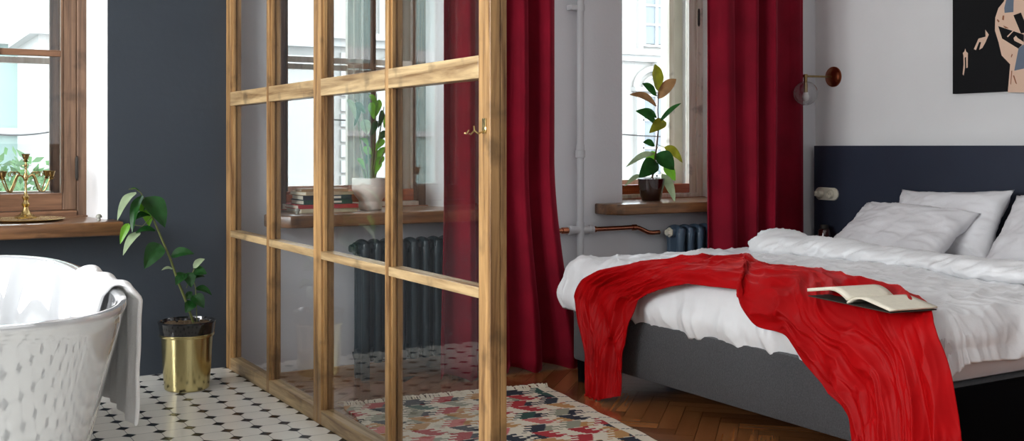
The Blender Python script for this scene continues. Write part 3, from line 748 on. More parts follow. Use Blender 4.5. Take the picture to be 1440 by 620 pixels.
# ------------------------------------------------------------------ radiators and pipes
def radiator(x0, x1, n, mname, label, yc=4.688, zt=.652, zb=.033):
    t = thing('radiator', ((x0 + x1) / 2, yc, 0), label, 'radiator')
    pitch = (x1 - x0) / n
    for i in range(n):
        b = MB(); cx = x0 + pitch * (i + .5); hw = pitch * .40
        for yy in (yc - .042, yc + .042):          # two flattened columns
            V = []; zs = [zb + .05, zb + .075, zb + .12, (zt + zb) / 2, zt - .1, zt - .05, zt - .02]
            b.tube([(cx, yy, q) for q in zs], [hw * .75, hw * .95, hw * .8, hw * .78, hw * .8, hw, hw * .75], mname, 12)
        b.bbox(cx - hw * .5, cx + hw * .5, yc - .05, yc + .05, zb + .06, zt - .04, .006, mname)
        for zz in (zt - .042, zb + .085): b.tube([(cx - pitch * .5, yc, zz), (cx - hw * .8, yc, zz), (cx + hw * .8, yc, zz), (cx + pitch * .5, yc, zz)], [.026, .03, .03, .026], mname, 16)
        # domed header
        P = []
        for k in range(9):
            a = pi * k / 8; P.append([(cx + hw * q * (1 - .25 * math.sin(a)), yc - .058 * math.cos(a), zt - .045 + .045 * math.sin(a) ** .6 * (1 - .3 * abs(q) ** 3)) for q in (-1, -.6, 0, .6, 1)])
        b.grid(P, mname)
        P = [[(cx + hw * q, yc - .058 * math.cos(pi * k / 8), zb + .09 - .04 * math.sin(pi * k / 8)) for q in (-1, -.6, 0, .6, 1)] for k in range(9)]
        b.grid(P, mname)
        if i in (0, n - 1): b.bbox(cx - hw * .8, cx + hw * .8, yc - .05, yc - .025, zb - .03, zb + .07, .005, mname); b.bbox(cx - hw * .8, cx + hw * .8, yc + .025, yc + .05, zb - .03, zb + .07, .005, mname)
        b.obj('section', None, t, True)
    for xx, s in ((x0, -1),):
        v = MB(); v.tube([(xx + s * .004, yc, zt - .042), (xx + s * .012, yc, zt - .042), (xx + s * .014, yc, zt - .042), (xx + s * .03, yc, zt - .042)], [.028, .028, .02, .018], 'outlet' if mname == 'radiator_blue' else mname, 6)
        v.obj('end_plug', None, t, True)
radiator(1.945, 2.50, 9, 'radiator_dark', 'dark cast iron column radiator seen through the glass partition')
radiator(3.795, 4.48, 10, 'radiator_blue', 'slate blue column radiator between copper pipe and right curtain')

def pipes():
    yp = YW - .045; xc = 3.245
    b = MB(); r = .0185
    b.tube([(xc, yp, .0), (xc, yp, ZC - .01)], r, 'white_pipe', 20)
    b.tube([(xc, yp, 1.02), (xc, yp, 1.022), (xc, yp, 1.06), (xc, yp, 1.062)], [.02, .026, .026, .02], 'white_pipe', 20)
    b.tube([(xc, yp, 1.062), (xc, yp, 1.09)], .0215, 'white_pipe', 20)
    b.tube([(xc - .075, yp, .64), (xc + .075, yp, .64)], .021, 'white_pipe', 20)
    b.tube([(xc - .078, yp, .64), (xc - .055, yp, .64)], .025, 'white_pipe', 20); b.tube([(xc + .055, yp, .64), (xc + .078, yp, .64)], .025, 'white_pipe', 20)
    b.tube([(xc, yp, .60), (xc, yp, .68)], .022, 'white_pipe', 20)
    tag(b.obj('heating_pipe', None, None, True), 'white vertical heating riser pipe on the wall between the curtains', 'pipe')
    b2 = MB(); b2.box(xc - .06, xc + .026, yp - .006, YW - .001, 1.80, 1.825, 'white_pipe', .003); b2.tube([(xc, yp, 1.795), (xc, yp, 1.83)], .022, 'white_pipe', 20)
    tag(b2.obj('pipe_bracket', None, None, True), 'white clamp fixing the vertical pipe high on the wall', 'bracket')
    c = MB(); zz = .64
    c.tube([(xc + .078, yp, zz), (3.52, yp, zz), (3.60, yp, zz + .002), (3.63, yp, zz - .004), (3.69, yp - .006, zz - .03), (3.715, yp - .01, zz - .033), (3.762, yp - .012, zz - .032)], .0125, 'steel_copper', 16)
    for x in (xc + .085, 3.60): c.tube([(x - .012, yp, zz), (x + .012, yp, zz)], .0165, 'steel_copper', 16)
    tag(c.obj('copper_pipe', None, None, True), 'bent copper pipe running from white riser to blue radiator', 'pipe')
    c = MB(); c.tube([(2.52, yp, zz), (xc - .078, yp, zz)], .0125, 'steel_copper', 16); c.tube([(xc - .115, yp, zz), (xc - .08, yp, zz)], .017, 'steel_copper', 16)
    tag(c.obj('copper_pipe', None, None, True), 'upper copper pipe left of the riser, coming out behind the curtain', 'pipe')
    c = MB(); c.tube([(2.55, yp, .125), (4.6, yp, .125)], .014, 'steel_copper', 16); c.tube([(3.15, yp, .125), (3.19, yp, .125)], .0175, 'steel_copper', 16)
    tag(c.obj('copper_pipe', None, None, True), 'low copper pipe just above the baseboard behind the bed', 'pipe')
pipes()

# ------------------------------------------------------------------ curtains
def curtain(path, zb, zt, folds, amp, label, flare, seed):
    def at(u):
        for k in range(len(path) - 1):
            if u <= path[k + 1][0] or k == len(path) - 2:
                f = (u - path[k][0]) / (path[k + 1][0] - path[k][0]); return path[k][1] + (path[k + 1][1] - path[k][1]) * f, path[k][2] + (path[k + 1][2] - path[k][2]) * f, path[k][3] + (path[k + 1][3] - path[k][3]) * f
    NX, NZ = 260, 60
    P = []
    for i in range(NZ + 1):
        v = i / NZ; z = zb + (zt - zb) * v
        R = []
        for j in range(NX + 1):
            u = j / NX
            ph = u * folds * 2 * pi + 1.3 * nz(u * 2.5, v * .5, seed) * 2
            a = amp * (1 + .5 * nz(u * 3, v * .8, seed + 5)) * (.85 + .3 * (1 - v))
            fl = flare(u, v); bx0, y, am = at(u); a *= am
            x = bx0 + fl[0] + .35 * a * math.sin(ph * 2 + 1) * .5
            s = math.sin(ph); yy = y + a * math.copysign(abs(s) ** .75, s) + .012 * am * nz(u * 9, v * 3, seed + 9) + fl[1]
            R.append((x, yy, z + (.012 * math.sin(ph) if i == 0 else 0)))
        P.append(R)
    b = MB(); b.grid(P, 'velvet_dark'); o = b.obj('curtain', None, None, 'full')
    m = o.modifiers.new('thick', 'SOLIDIFY'); m.thickness = .004
    tag(o, label, 'curtain')
def fl_mid(u, v):
    lo = (1 - ss(0, .35, v)); lo2 = (1 - ss(0, .18, v))
    return (.10 * lo * (u - .25) * 1.2 + .05 * lo2 * ss(.6, 1, u), -.02 * lo)
curtain([(0, 2.29, 4.48, 1), (1, 2.905, 4.48, 1)], .012, 2.95, 4.2, .042, 'dark red velvet curtain hanging beside the partition end post', fl_mid, 1)
def fl_r(u, v): return (0, 0)
curtain([(0, 3.915, 4.50, 1), (.55, 4.38, 4.50, 1), (.70, 4.60, 4.752, .35), (1, 4.885, 4.765, .3)], .012, 2.95, 5.2, .042, 'dark red velvet curtain at the right window, behind the bed', fl_r, 4)
b = MB(); b.tube([(1.6, 4.50, 2.98), (4.9, 4.50, 2.98)], .012, 'old_brass', 12)
for x in (1.65, 3.2, 4.8): b.tube([(x, 4.50, 2.98), (x, YW, 2.98)], .008, 'old_brass', 10)

# ------------------------------------------------------------------ bed
XF, YN, YB = 2.80, 2.15, 4.17           # foot plane, near side, far side
XT = 4.94
ZTOP = .555
HB = 1.0
def bed():
    t = thing('bed', ((XF + XT) / 2, (YN + YB) / 2, 0), 'double bed with charcoal upholstered base, white linen and dark legs', 'bed')
    b = MB(); b.bbox(XF, XT, YN, YB, .100, .345, .016, 'bed_fabric'); b.obj('bed_base', None, t, True)
    b = MB(); b.bbox(XF + .0, XT, YN - .004, YN + .02, .101, .344, .006, 'black'); 
    b.obj('side_panel', None, t, True)
    b = MB(); b.bbox(XF + .015, XT, YN + .015, YB - .02, .345, .515, .05, 'pink_sheet'); b.obj('mattress', None, t, True)
    for x, y in ((XF + .033, YB - .04), (XF + .07, YN + .10), (XT - .1, YB - .07), (XT - .1, YN + .1), (XF + .07, (YN + YB) / 2)):
        if (x, y) == (XF + .07, (YN + YB) / 2): continue
        b = MB(); b.tube([(x, y, 0), (x, y, .115)], [.024, .028], 'black', 20); b.obj('leg', None, t, True)
    return t
bed_t = bed()

def duvet():
    xi, yn, yb = XF + .10, YN + .10, YB + .05          # inner flat rectangle
    xe = 3.97
    r = .095
    lf, ln, lb = .285, .188, .30                        # unfolded drop at foot, near, far
    NXi, NYi, NE = 130, 210, 34
    # parameter lines: negative -> beyond the foot edge, etc.
    us = [(-lf * (1 - i / NE)) for i in range(NE)] + [(xe - xi) * i / NXi for i in range(NXi + 1)]
    vs = [(-1, 1 - i / NE) for i in range(NE)] + [(0, (yb - yn) * i / NYi) for i in range(NYi + 1)] + [(1, (i + 1) / NE) for i in range(NE)]
    P = []
    for u in us:
        R = []
        for side, v in vs:
            eu = -u / lf if u < 0 else 0                # 0..1
            ev = v if side else 0
            rho = max(eu, ev); 
            bx_, by_ = xi + max(u, 0), (yn if side < 0 else yb if side > 0 else yn + v)
            lv = ln if side < 0 else lb
            if rho > 0:
                ang = math.atan2(ev, eu) if side else 0   # 0: foot, pi/2: side
                if eu == 0: ang = pi / 2
                # even out the square-to-disc stretch
                if 0 < ang < pi / 2:
                    ang = (math.pi / 4) * (ev / eu) if ev < eu else pi / 2 - (math.pi / 4) * (eu / ev)
                dx, dy = -math.cos(ang), (side if side else 0) * math.sin(ang)
                L = lf * math.cos(ang) ** 2 + lv * math.sin(ang) ** 2
                s = rho * L
                q = min(s / r, pi / 2)
                hor = r * math.sin(q); ver = r * (1 - math.cos(q))
                if s > r * pi / 2:
                    e = s - r * pi / 2; ver += e; hor += .02 * math.sin(e / .14 * pi) - .03 * max(0, e - .05) * 2
                # length along the edge for pleats
                arc = bx_ * 1.0 + by_ * 1.0 + ang * .3 * (1 if side >= 0 else -1)
                k = ss(.1, .9, rho)
                pl = .012 * k * nz(arc * 9, .3, side) + .013 * k * max(-.6, 1 - abs(nz(arc * 7.5 + .6 * rho, rho * .8, 2 + side)) * 3.6) + .006 * k * max(0, 1 - abs(nz(arc * 17, rho * 1.5, 6 + side)) * 4) - .010 * k
                puff = .012 * nz(arc * 4, rho * 2, 8)
                hor += pl + puff * k
                x = bx_ + dx * hor; y = by_ + dy * hor; z = ZTOP - ver + .008 * nz(arc * 6, 1, 3) * k + (.018 * nz(arc * 3.2, 7, 3)) * ss(.75, 1, rho)
            else: x, y, z = bx_, by_, ZTOP
            # top relief: soft quilting + long wrinkles
            w_ = 1 - ss(.2, .8, rho)
            a = .016 * nz(x * 2.3, y * 2.3, 1.3) + .010 * nz(x * 5 + 2 * nz(x * 2, y * 2, 4), y * 6, 2.2)
            rid = 1 - abs(nz(x * 5 + y * 2 + .8 * nz(x * 3, y * 3, 9), y * 14 - x * 5, 5.5)) * 3
            a += .010 * max(0, rid)
            rid2 = 1 - abs(nz(x * 13, y * 9 + x * 4, 6.5)) * 3.5
            a += .006 * max(0, rid2)
            crown = .02 * math.sin(pi * min(1, max(0, (y - YN) / (YB - YN))))
            z += (a + crown) * w_
            R.append((x, y, z))
        P.append(R)
    b = MB(); b.grid(P, 'linen'); o = b.obj('duvet', None, None, 'full')
    m = o.modifiers.new('thick', 'SOLIDIFY'); m.thickness = .006; m.offset = -1
    tag(o, 'white striped duvet spread over the bed, hanging over its foot', 'duvet')
    # turned back, rolled upper end of the duvet
    NL, NR = 220, 40; P = []
    for i in range(NL + 1):
        u = i / NL; y = 3.985 + (YN + .0 - 3.985) * u
        xc = 3.83 - .10 * u + .03 * nz(u * 5, 1, 2)
        end = min(1, (u / .03)) ** .5 if u < .03 else 1
        fat = 1 + .45 * math.exp(-((u - .06) / .07) ** 2) - .15 * ss(.3, .5, u) + .2 * nz(u * 6, 3, 3)
        R = []
        for j in range(NR):
            a = 2 * pi * j / NR
            rr = 1 + .16 * nz(math.cos(a) * 1.2 + u * 9, math.sin(a) * 1.2, u * 14) + .12 * (1 - abs(nz(u * 30 + a, a * 1.3 + u * 9, 4)) * 3) * (1 if math.sin(a) > -.3 else .2)
            R.append((xc + .12 * fat * end * rr * math.cos(a), y, ZTOP + .045 + .052 * fat * end * rr * math.sin(a)))
        R.append(R[0]); P.append(R)
    b2 = MB(); b2.grid(P, 'linen'); b2.obj('turned_back_roll', None, o, 'full')
duvet()
# flat sheet between the roll and the headboard
P = []
for i in range(41):
    R = []
    for j in range(81):
        x = 3.86 + (4.93 - 3.86) * i / 40; y = YN + .03 + (YB - YN - .06) * j / 80
        e = min(y - YN - .03, YB - .03 - y); R.append((x, y, .524 + .012 * nz(x * 4, y * 4, 2) - .05 * (1 - ss(0, .06, e))))
    P.append(R)
b = MB(); b.grid(P, 'linen'); o = b.obj('bed_sheet', None, bed_t, 'full')

def pillow(center, w_, h, th, tilt, yaw, label, roll=0, seed=0):
    N = 46; bm = MB()
    def shape(u, v, sgn):
        e = 1 - .10 * (1 - v * v) * abs(u) ** 2; f = 1 - .13 * (1 - u * u) * abs(v) ** 2
        x = u * w_ / 2 * e; y = v * h / 2 * f
        t = max(0, (1 - u ** 4) * (1 - v ** 4)) ** .55
        base = th / 2 * t * (.85 + .15 * math.cos(u * 2))
        wr = .020 * nz(u * 2.2 + seed, v * 2.2, sgn) + .006 * max(0, 1 - 3 * abs(nz(u * 4 + seed, v * 5 + u * 3, 3 + sgn)))
        # creases that fan out of the corners
        for (a, c) in ((1, 1), (-1, 1), (1, -1), (-1, -1)):
            dx, dy = u - a, v - c; d = math.hypot(dx, dy); an = math.atan2(dy, dx)
            wr += .006 * math.sin(an * 14 + seed) * math.exp(-(d / .45) ** 2)
        return (x, y, sgn * (base + wr * min(1, t * 2)))
    for sgn in (1, -1):
        bm.grid([[shape(-1 + 2 * i / N, -1 + 2 * j / N, sgn) for j in range(N + 1)] for i in range(N + 1)], 'pillow_linen')
    # local: x width, y height, z thickness; stands leaning back towards +X
    R = Matrix.Rotation(yaw, 4, 'Z') @ Matrix.Rotation(pi / 2 - tilt, 4, 'Y').inverted() @ Matrix.Rotation(0, 4, 'X')
    out = []
    for q in bm.v:
        # width -> Y axis, height -> up the slope, thickness -> slope normal
        px, py, pz = q
        ca, sa = math.cos(roll), math.sin(roll)
        a, c = px * ca - py * sa, px * sa + py * ca
        up = Vector((math.cos(tilt), 0, math.sin(tilt))); n = Vector((-math.sin(tilt), 0, math.cos(tilt))); sd = Vector((0, 1, 0))
        v = sd * a + up * c + n * pz
        v = Matrix.Rotation(yaw, 3, 'Z') @ v
        out.append(tuple(v + Vector(center)))
    bm.v = out
    o = bm.obj('pillow', None, None, 'full'); tag(o, label, 'pillow'); return o
pillow((4.775, 3.69, .672), .70, .42, .15, math.radians(62), math.radians(-3), 'white pillow leaning on the headboard, behind the foremost left pillow', roll=math.radians(-2), seed=3)
pillow((4.55, 3.79, .632), .70, .44, .17, math.radians(36), math.radians(4), 'white striped pillow at front left, propped against another pillow', roll=math.radians(3), seed=8)
pillow((4.60, 2.90, .675), .72, .46, .18, math.radians(48), math.radians(0), 'white striped pillow at the right edge of the bed view', seed=12)

# scarlet throw: a strip laid over the foot of the duvet, both ends hanging
XE, RE, ZE = XF - .052, .075, ZTOP + .018
def prof(a):
    if a >= 0: return XE + RE + a, ZE
    q = -a / RE
    if q < pi / 2: return XE + RE - RE * math.sin(q), ZE - RE * (1 - math.cos(q))
    e = -a - RE * pi / 2; return XE - .10 * e, ZE - RE - e
_pf = [(a, *prof(a)) for a in np.linspace(-.68, 1.6, 1200)]
def unfold(px, py):
    d = ray(px, py); best = None
    prev = None
    for a, x, z in _pf[::-1]:
        t = x / d[0]; g = EYE + d[2] * t - z
        if prev is not None and g * prev[0] <= 0 and best is None:
            best = (a, d[1] * t)
        prev = (g, a)
    # nearest crossing to the camera is the one with the smallest x
    hits = []; prev = None
    for a, x, z in _pf:
        t = x / d[0]; g = EYE + d[2] * t - z
        if prev is not None and g * prev <= 0: hits.append((t, a, d[1] * t))
        prev = g
    if not hits:
        a, x, z = min(_pf, key=lambda q: abs(EYE + d[2] * q[1] / d[0] - q[2])); return a, d[1] * x / d[0]
    h = min(hits); return h[1], h[2]
ST_ = [((828, 566), (876, 556)), ((826, 500), (878, 505)), ((816, 455), (884, 475)), ((811, 415), (893, 445)), ((822, 393), (900, 425)), ((850, 382), (910, 415)), ((900, 376), (930, 407)),
       ((960, 377), (965, 402)), ((1000, 378), (1000, 405)), ((1045, 372), (1046, 413)), ((1075, 386), (1050, 434)), ((1120, 391), (1068, 457)), ((1180, 400), (1108, 470)), ((1230, 412), (1134, 508)),
       ((1290, 425), (1167, 550)), ((1314, 450), (1196, 583)), ((1330, 520), (1203, 620)), ((1340, 600), (1206, 660)), ((1343, 655), (1212, 692))]
def throw():
    O = [unfold(*s[0]) for s in ST_]; I = [unfold(*s[1]) for s in ST_]
    # arc length stations
    d = [0]
    for k in range(1, len(O)):
        m0 = ((O[k - 1][0] + I[k - 1][0]) / 2, (O[k - 1][1] + I[k - 1][1]) / 2); m1 = ((O[k][0] + I[k][0]) / 2, (O[k][1] + I[k][1]) / 2)
        d.append(d[-1] + max(.03, math.hypot(m1[0] - m0[0], m1[1] - m0[1])))
    NU, NV = 520, 130
    def cat(A, s):
        k = max(i for i in range(len(d) - 1) if d[i] <= s + 1e-9); f = (s - d[k]) / (d[k + 1] - d[k])
        p0, p1, p2, p3 = A[max(k - 1, 0)], A[k], A[k + 1], A[min(k + 2, len(A) - 1)]
        c = []
        for q in range(2):
            m1 = (p2[q] - p0[q]) * .35; m2 = (p3[q] - p1[q]) * .35; f2, f3 = f * f, f * f * f
            c.append((2 * f3 - 3 * f2 + 1) * p1[q] + (f3 - 2 * f2 + f) * m1 + (-2 * f3 + 3 * f2) * p2[q] + (f3 - f2) * m2)
        return c
    P = []
    for i in range(NU + 1):
        s = d[-1] * i / NU * .99999
        o, n_ = cat(O, s), cat(I, s); wd = math.hypot(o[0] - n_[0], o[1] - n_[1])
        R = []
        for j in range(NV + 1):
            v = j / NV
            ee = .010 * nz(s * 7, 1 if v < .5 else 5, 2) * (abs(v - .5) * 2) ** 6
            vv = v + ee
            a = o[0] + (n_[0] - o[0]) * vv; y = o[1] + (n_[1] - o[1]) * vv
            w_ = v * wd                                   # metres across
            # folds run along the strip, converging where it is narrow
            q = v * 5.5
            wp = .55 * nz(s * 3.0, q * .6, 1) + .25 * nz(s * 8, q, 7)
            top = ss(-.10, .05, a)
            f1 = 1 - abs(nz(s * 1.3 + q * .25, q * .62 + wp, 3.1)) * 3.0
            f2 = 1 - abs(nz(s * 2.4 + 4 - q * .4, q * 1.15 + wp * 2, 6.1)) * 3.4
            f3 = 1 - abs(nz(s * 6, q * 1.3 + wp * 2, 8.1)) * 3.4     # cross creases
            h = .022 * max(0, f1) ** 1.3 + .012 * max(0, f2) ** 1.5 + .009 * max(0, f3) ** 1.5 * top + .016 * nz(s * 3, q * .8, 2)
            h += .003 * max(0, 1 - 5 * abs(nz(s * 7, q * 2.6, 4)))
            if a < -.08:
                h += .012 * math.sin(v * wd * 50 + 2.5 * wp) * ss(.08, .3, -a)
            edge = min(v, 1 - v)
            h *= .35 + .65 * ss(0, .12, edge)
            h += .012
            x, z = prof(a)
            # normal of the profile
            if a >= 0: nx, nzv = 0, 1
            else:
                qq = min(-a / RE, pi / 2); nx, nzv = -math.sin(qq), math.cos(qq)
            X = x + nx * h; Z = z + nzv * h; Yv = y
            # wraps a little round the near corner
            if Yv < YN + .02 and a < 0:
                over = YN + .02 - Yv; X += over * .55
            crown = .02 * math.sin(pi * min(1, max(0, (Yv - YN) / (YB - YN)))); Z += crown * ss(-.05, .1, a)
            Z = max(Z, .006 + .25 * max(0, .0))
            R.append((X, Yv, Z))
        P.append(R)
    b = MB(); b.grid(P, 'velvet_red'); o = b.obj('throw_blanket', None, None, 'full')
    m = o.modifiers.new('thick', 'SOLIDIFY'); m.thickness = .005; m.offset = 1
    tag(o, 'crumpled scarlet velvet throw draped across the foot of the bed', 'blanket')
throw()

def open_book():
    cx, cyy, z0 = 2.755, 2.405, ZTOP + .030
    t = thing('open_book', (cx, cyy, z0), 'open book lying face up on the scarlet throw', 'book')
    ax = Vector((-.16, -.98, 0)).normalized()       # across the two pages (towards camera right)
    up = Vector((.98, -.16, 0)).normalized()        # along the spine
    def pagebed(sgn, lift, wd, hh, m, name, th):
        P = []
        for i in range(25):
            u = i / 24
            z = lift + .018 * math.sin(min(1, u * 2.2) * pi * .5) * (1 - .9 * u) * 2.0 + .004
            R = []
            for j in range(9):
                q = -hh / 2 + hh * j / 8
                v = Vector((cx, cyy, z0)) + ax * (sgn * (u * wd)) + up * q; R.append((v.x, v.y, z0 + z + th * 0))
            P.append(R)
        b = MB(); b.grid(P, m); o = b.obj(name, None, t, True); s = o.modifiers.new('t', 'SOLIDIFY'); s.thickness = th; s.offset = -1 if sgn > 0 else 1; return o
    pagebed(-1, .004, .20, .18, 'book_page', 'pages', .011)
    pagebed(1, .0, .20, .18, 'book_page', 'pages', .006)
    c = MB()
    P = []
    for i in range(31):
        u = -1 + 2 * i / 30; v = [Vector((cx, cyy, z0)) + ax * (u * .199) + up * q for q in (-.088, .088)]
        P.append([(p.x, p.y, z0 - .004) for p in v])
    c.grid(P, 'book_dark'); o = c.obj('cover', None, t); s = o.modifiers.new('t', 'SOLIDIFY'); s.thickness = .003
open_book()

# ------------------------------------------------------------------ headboard wall
XB = 4.955
b = MB(); b.bbox(XB, XH - .002, .9, 4.752, .0, 1.085, .003, 'headboard'); tag(b.obj('headboard', None, None), 'low navy wall panel serving as headboard behind the pillows', 'headboard')
def outlet():
    cy0, z = 4.645, .797
    t = thing('switch_plate', (XB, cy0, z), 'ivory oval plate with retro rotary switch and socket on navy headboard', 'switch')
    b = MB(); N = 40; h = .038; L = .052; ring = []
    for k in range(N):
        a = 2 * pi * k / N; ring.append((cy0 + (L if math.cos(a) > 0 else -L) + h * math.cos(a), z + h * math.sin(a)))
    V = []; Fs = []
    for x, s in ((XB, 1), (XB - .008, 1), (XB - .011, .93)): V += [(x, cy0 + (p[0] - cy0) * s, z + (p[1] - z) * s) for p in ring]
    for r in range(2):
        for k in range(N): Fs.append((r * N + k, r * N + (k + 1) % N, (r + 1) * N + (k + 1) % N, (r + 1) * N + k))
    Fs.append(tuple(2 * N + k for k in range(N))); b.add(V, Fs, 'outlet'); b.obj('plate', None, t, True)
    b = MB(); b.lathe([(0.0, -.030), (.012, -.030), (.021, -.026), (.026, -.014), (.028, 0)], (XB - .011, cy0 + .047, z), 'outlet', 28, 'X'); k = b.obj('rotary_switch', None, t, True)
    b = MB(); b.bbox(XB - .058, XB - .039, cy0 + .043, cy0 + .051, z - .014, z + .014, .002, 'outlet'); b.obj('switch_knob', None, k, True)
    b = MB(); b.lathe([(0, -.008), (.017, -.008), (.018, -.020), (.024, -.020), (.027, -.012), (.028, 0)], (XB - .011, cy0 - .036, z), 'outlet', 28, 'X'); s = b.obj('socket', None, t, True)
    b = MB()
    for dy in (-.007, .007): b.lathe([(0, -.001), (.0025, -.001), (.0025, 0)], (XB - .0195, cy0 - .036 + dy, z), 'hole', 8, 'X')
    b.obj('socket_holes', None, s)
outlet()
def sconce():
    y, z = 4.655, 1.50
    t = thing('wall_sconce', (XH, y, z), 'copper wall sconce with clear glass globe beside the right curtain', 'wall lamp')
    b = MB(); b.lathe([(0, -.020), (.03, -.019), (.045, -.014), (.052, -.010), (.060, -.008), (.062, -.004), (.062, 0)], (XH, y, z), 'copper_plate', 40, 'X'); b.obj('backplate', None, t, True)
    xa = XH - .235; ya = y + .0
    b = MB(); b.tube([(XH - .015, y, z), (xa - .012, ya, z - .004)], .006, 'old_brass', 14)
    b.tube([(xa, ya, z + .008), (xa, ya, z - .045)], .011, 'old_brass', 18); b.tube([(xa - .014, ya, z - .003), (xa + .014, ya, z - .003)], .009, 'old_brass', 14)
    b.tube([(xa, ya, z - .045), (xa, ya, z - .10)], .013, 'old_brass', 18)
    b.obj('arm', None, t, True)
    gc = (xa, ya, z - .105); r = .072
    b = MB(); P = [(r * math.sin(a), r * math.cos(a)) for a in np.linspace(.2, pi, 28)]; b.lathe([(max(p[0], 1e-4), p[1]) for p in P], gc, 'globe_glass', 40); b.obj('glass_globe', None, t, 'full', fix=False)
    b = MB(); b.lathe([(.010, .02), (.012, .008), (.019, -.012), (.021, -.024), (.017, -.038), (.009, -.046), (0.0001, -.048)], gc, 'bulb', 24); b.obj('bulb', None, t, 'full')
    tag(t.children[2], 'clear glass globe') if len(t.children) > 2 else None
sconce()
# small dark glass behind the roll of the duvet, on a low shelf hidden by the bed
b = MB(); b.bbox(4.72, XB - .002, 4.36, 4.65, .0, .50, .004, 'headboard'); tag(b.obj('nightstand', None, None), 'dark navy bedside cabinet in the corner between bed and curtain', 'nightstand')
t = thing('glass_jar', (4.86, 4.58, .50), 'small dark amber glass jar on the bedside cabinet', 'jar')
b = MB(); b.lathe([(0, 0), (.032, 0), (.034, .004), (.034, .085), (.030, .092), (.020, .096), (0, .096)], (4.86, 4.58, .50), 'amber', 28); b.obj('jar_body', None, t, True)
b = MB(); b.lathe([(0.0, 0), (.022, 0), (.022, .022), (0, .023)], (4.86, 4.58, .597), 'book_dark', 24); b.obj('lid', None, t, True)

def painting():
    y1 = 3.798; zb = 1.361; y0 = 3.05; zt = 2.15; x = XH - .028
    t = thing('painting', (XH, (y0 + y1) / 2, zb), 'black abstract painting with peach paper-cut shapes on the headboard wall', 'painting')
    b = MB(); b.box(x, XH - .001, y0, y1, zb, zt, 'canvas_black'); b.obj('canvas', None, t)
    # pixel outlines of the shapes brought onto the canvas plane
    def poly(pts, m, dx): 
        P = [onX(p[0], p[1], x - .0006 * dx) for p in pts]; b.add(P, [tuple(range(len(P)))], m)
    Z = lambda a, c: (1320 + a / 4.425, c / 4.425)
    b = MB()
    poly([Z(*q) for q in ((405, 10), (372, 50), (352, 110), (350, 190), (372, 260), (392, 345), (445, 400), (430, 575), (640, 575), (640, -60), (430, -60))], 'skin_paint', 1)
    poly([Z(*q) for q in ((420, 0), (468, -40), (465, 75), (410, 80), (408, 50))], 'grey_paint', 2)
    poly([Z(*q) for q in ((370, 162), (530, 215), (530, 270), (495, 302), (395, 240))], 'canvas_black', 2)
    poly([Z(*q) for q in ((465, 95), (512, 78), (560, 200), (512, 208))], 'canvas_black', 2)
    poly([Z(*q) for q in ((497, 300), (530, 275), (560, 420), (470, 440))], 'grey_paint', 2)
    poly([Z(*q) for q in ((400, 158), (425, 168), (436, 178), (412, 174))], 'brown_paint', 3)
    poly([Z(*q) for q in ((466, 236), (480, 222), (492, 236), (530, 262), (526, 280), (484, 260), (470, 252))], 'skin_paint', 3)
    poly([Z(*q) for q in ((425, 226), (462, 190), (466, 194), (430, 232))], 'skin_paint', 3)
    poly([Z(*q) for q in ((366, 118), (380, 132), (372, 140), (362, 126))], 'brown_paint', 3)
    poly([Z(*q) for q in ((398, 96), (408, 96), (406, 126), (394, 122))], 'brown_paint', 3)
    poly([Z(*q) for q in ((449, 350), (456, 334), (461, 340), (452, 360))], 'brown_paint', 3)
    poly([Z(*q) for q in ((462, 470), (470, 468), (488, 525), (478, 518))], 'brown_paint', 3)
    poly([Z(*q) for q in ((452, 440), (458, 440), (450, 530), (446, 520))], 'brown_paint', 3)
    # small hand-like cut outs
    poly([Z(*q) for q in ((219, 305), (248, 240), (292, 228), (290, 184), (312, 215), (292, 262), (272, 298), (252, 310), (264, 262), (252, 262), (232, 312))], 'skin_paint', 2)
    poly([Z(*q) for q in ((150, 330), (160, 320), (166, 302), (170, 320), (182, 330), (181, 420), (172, 424), (170, 352), (162, 360), (164, 420), (156, 470), (149, 462), (155, 400), (154, 345))], 'skin_paint', 2)
    b.obj('paper_shapes', None, t, fix=False)
painting()

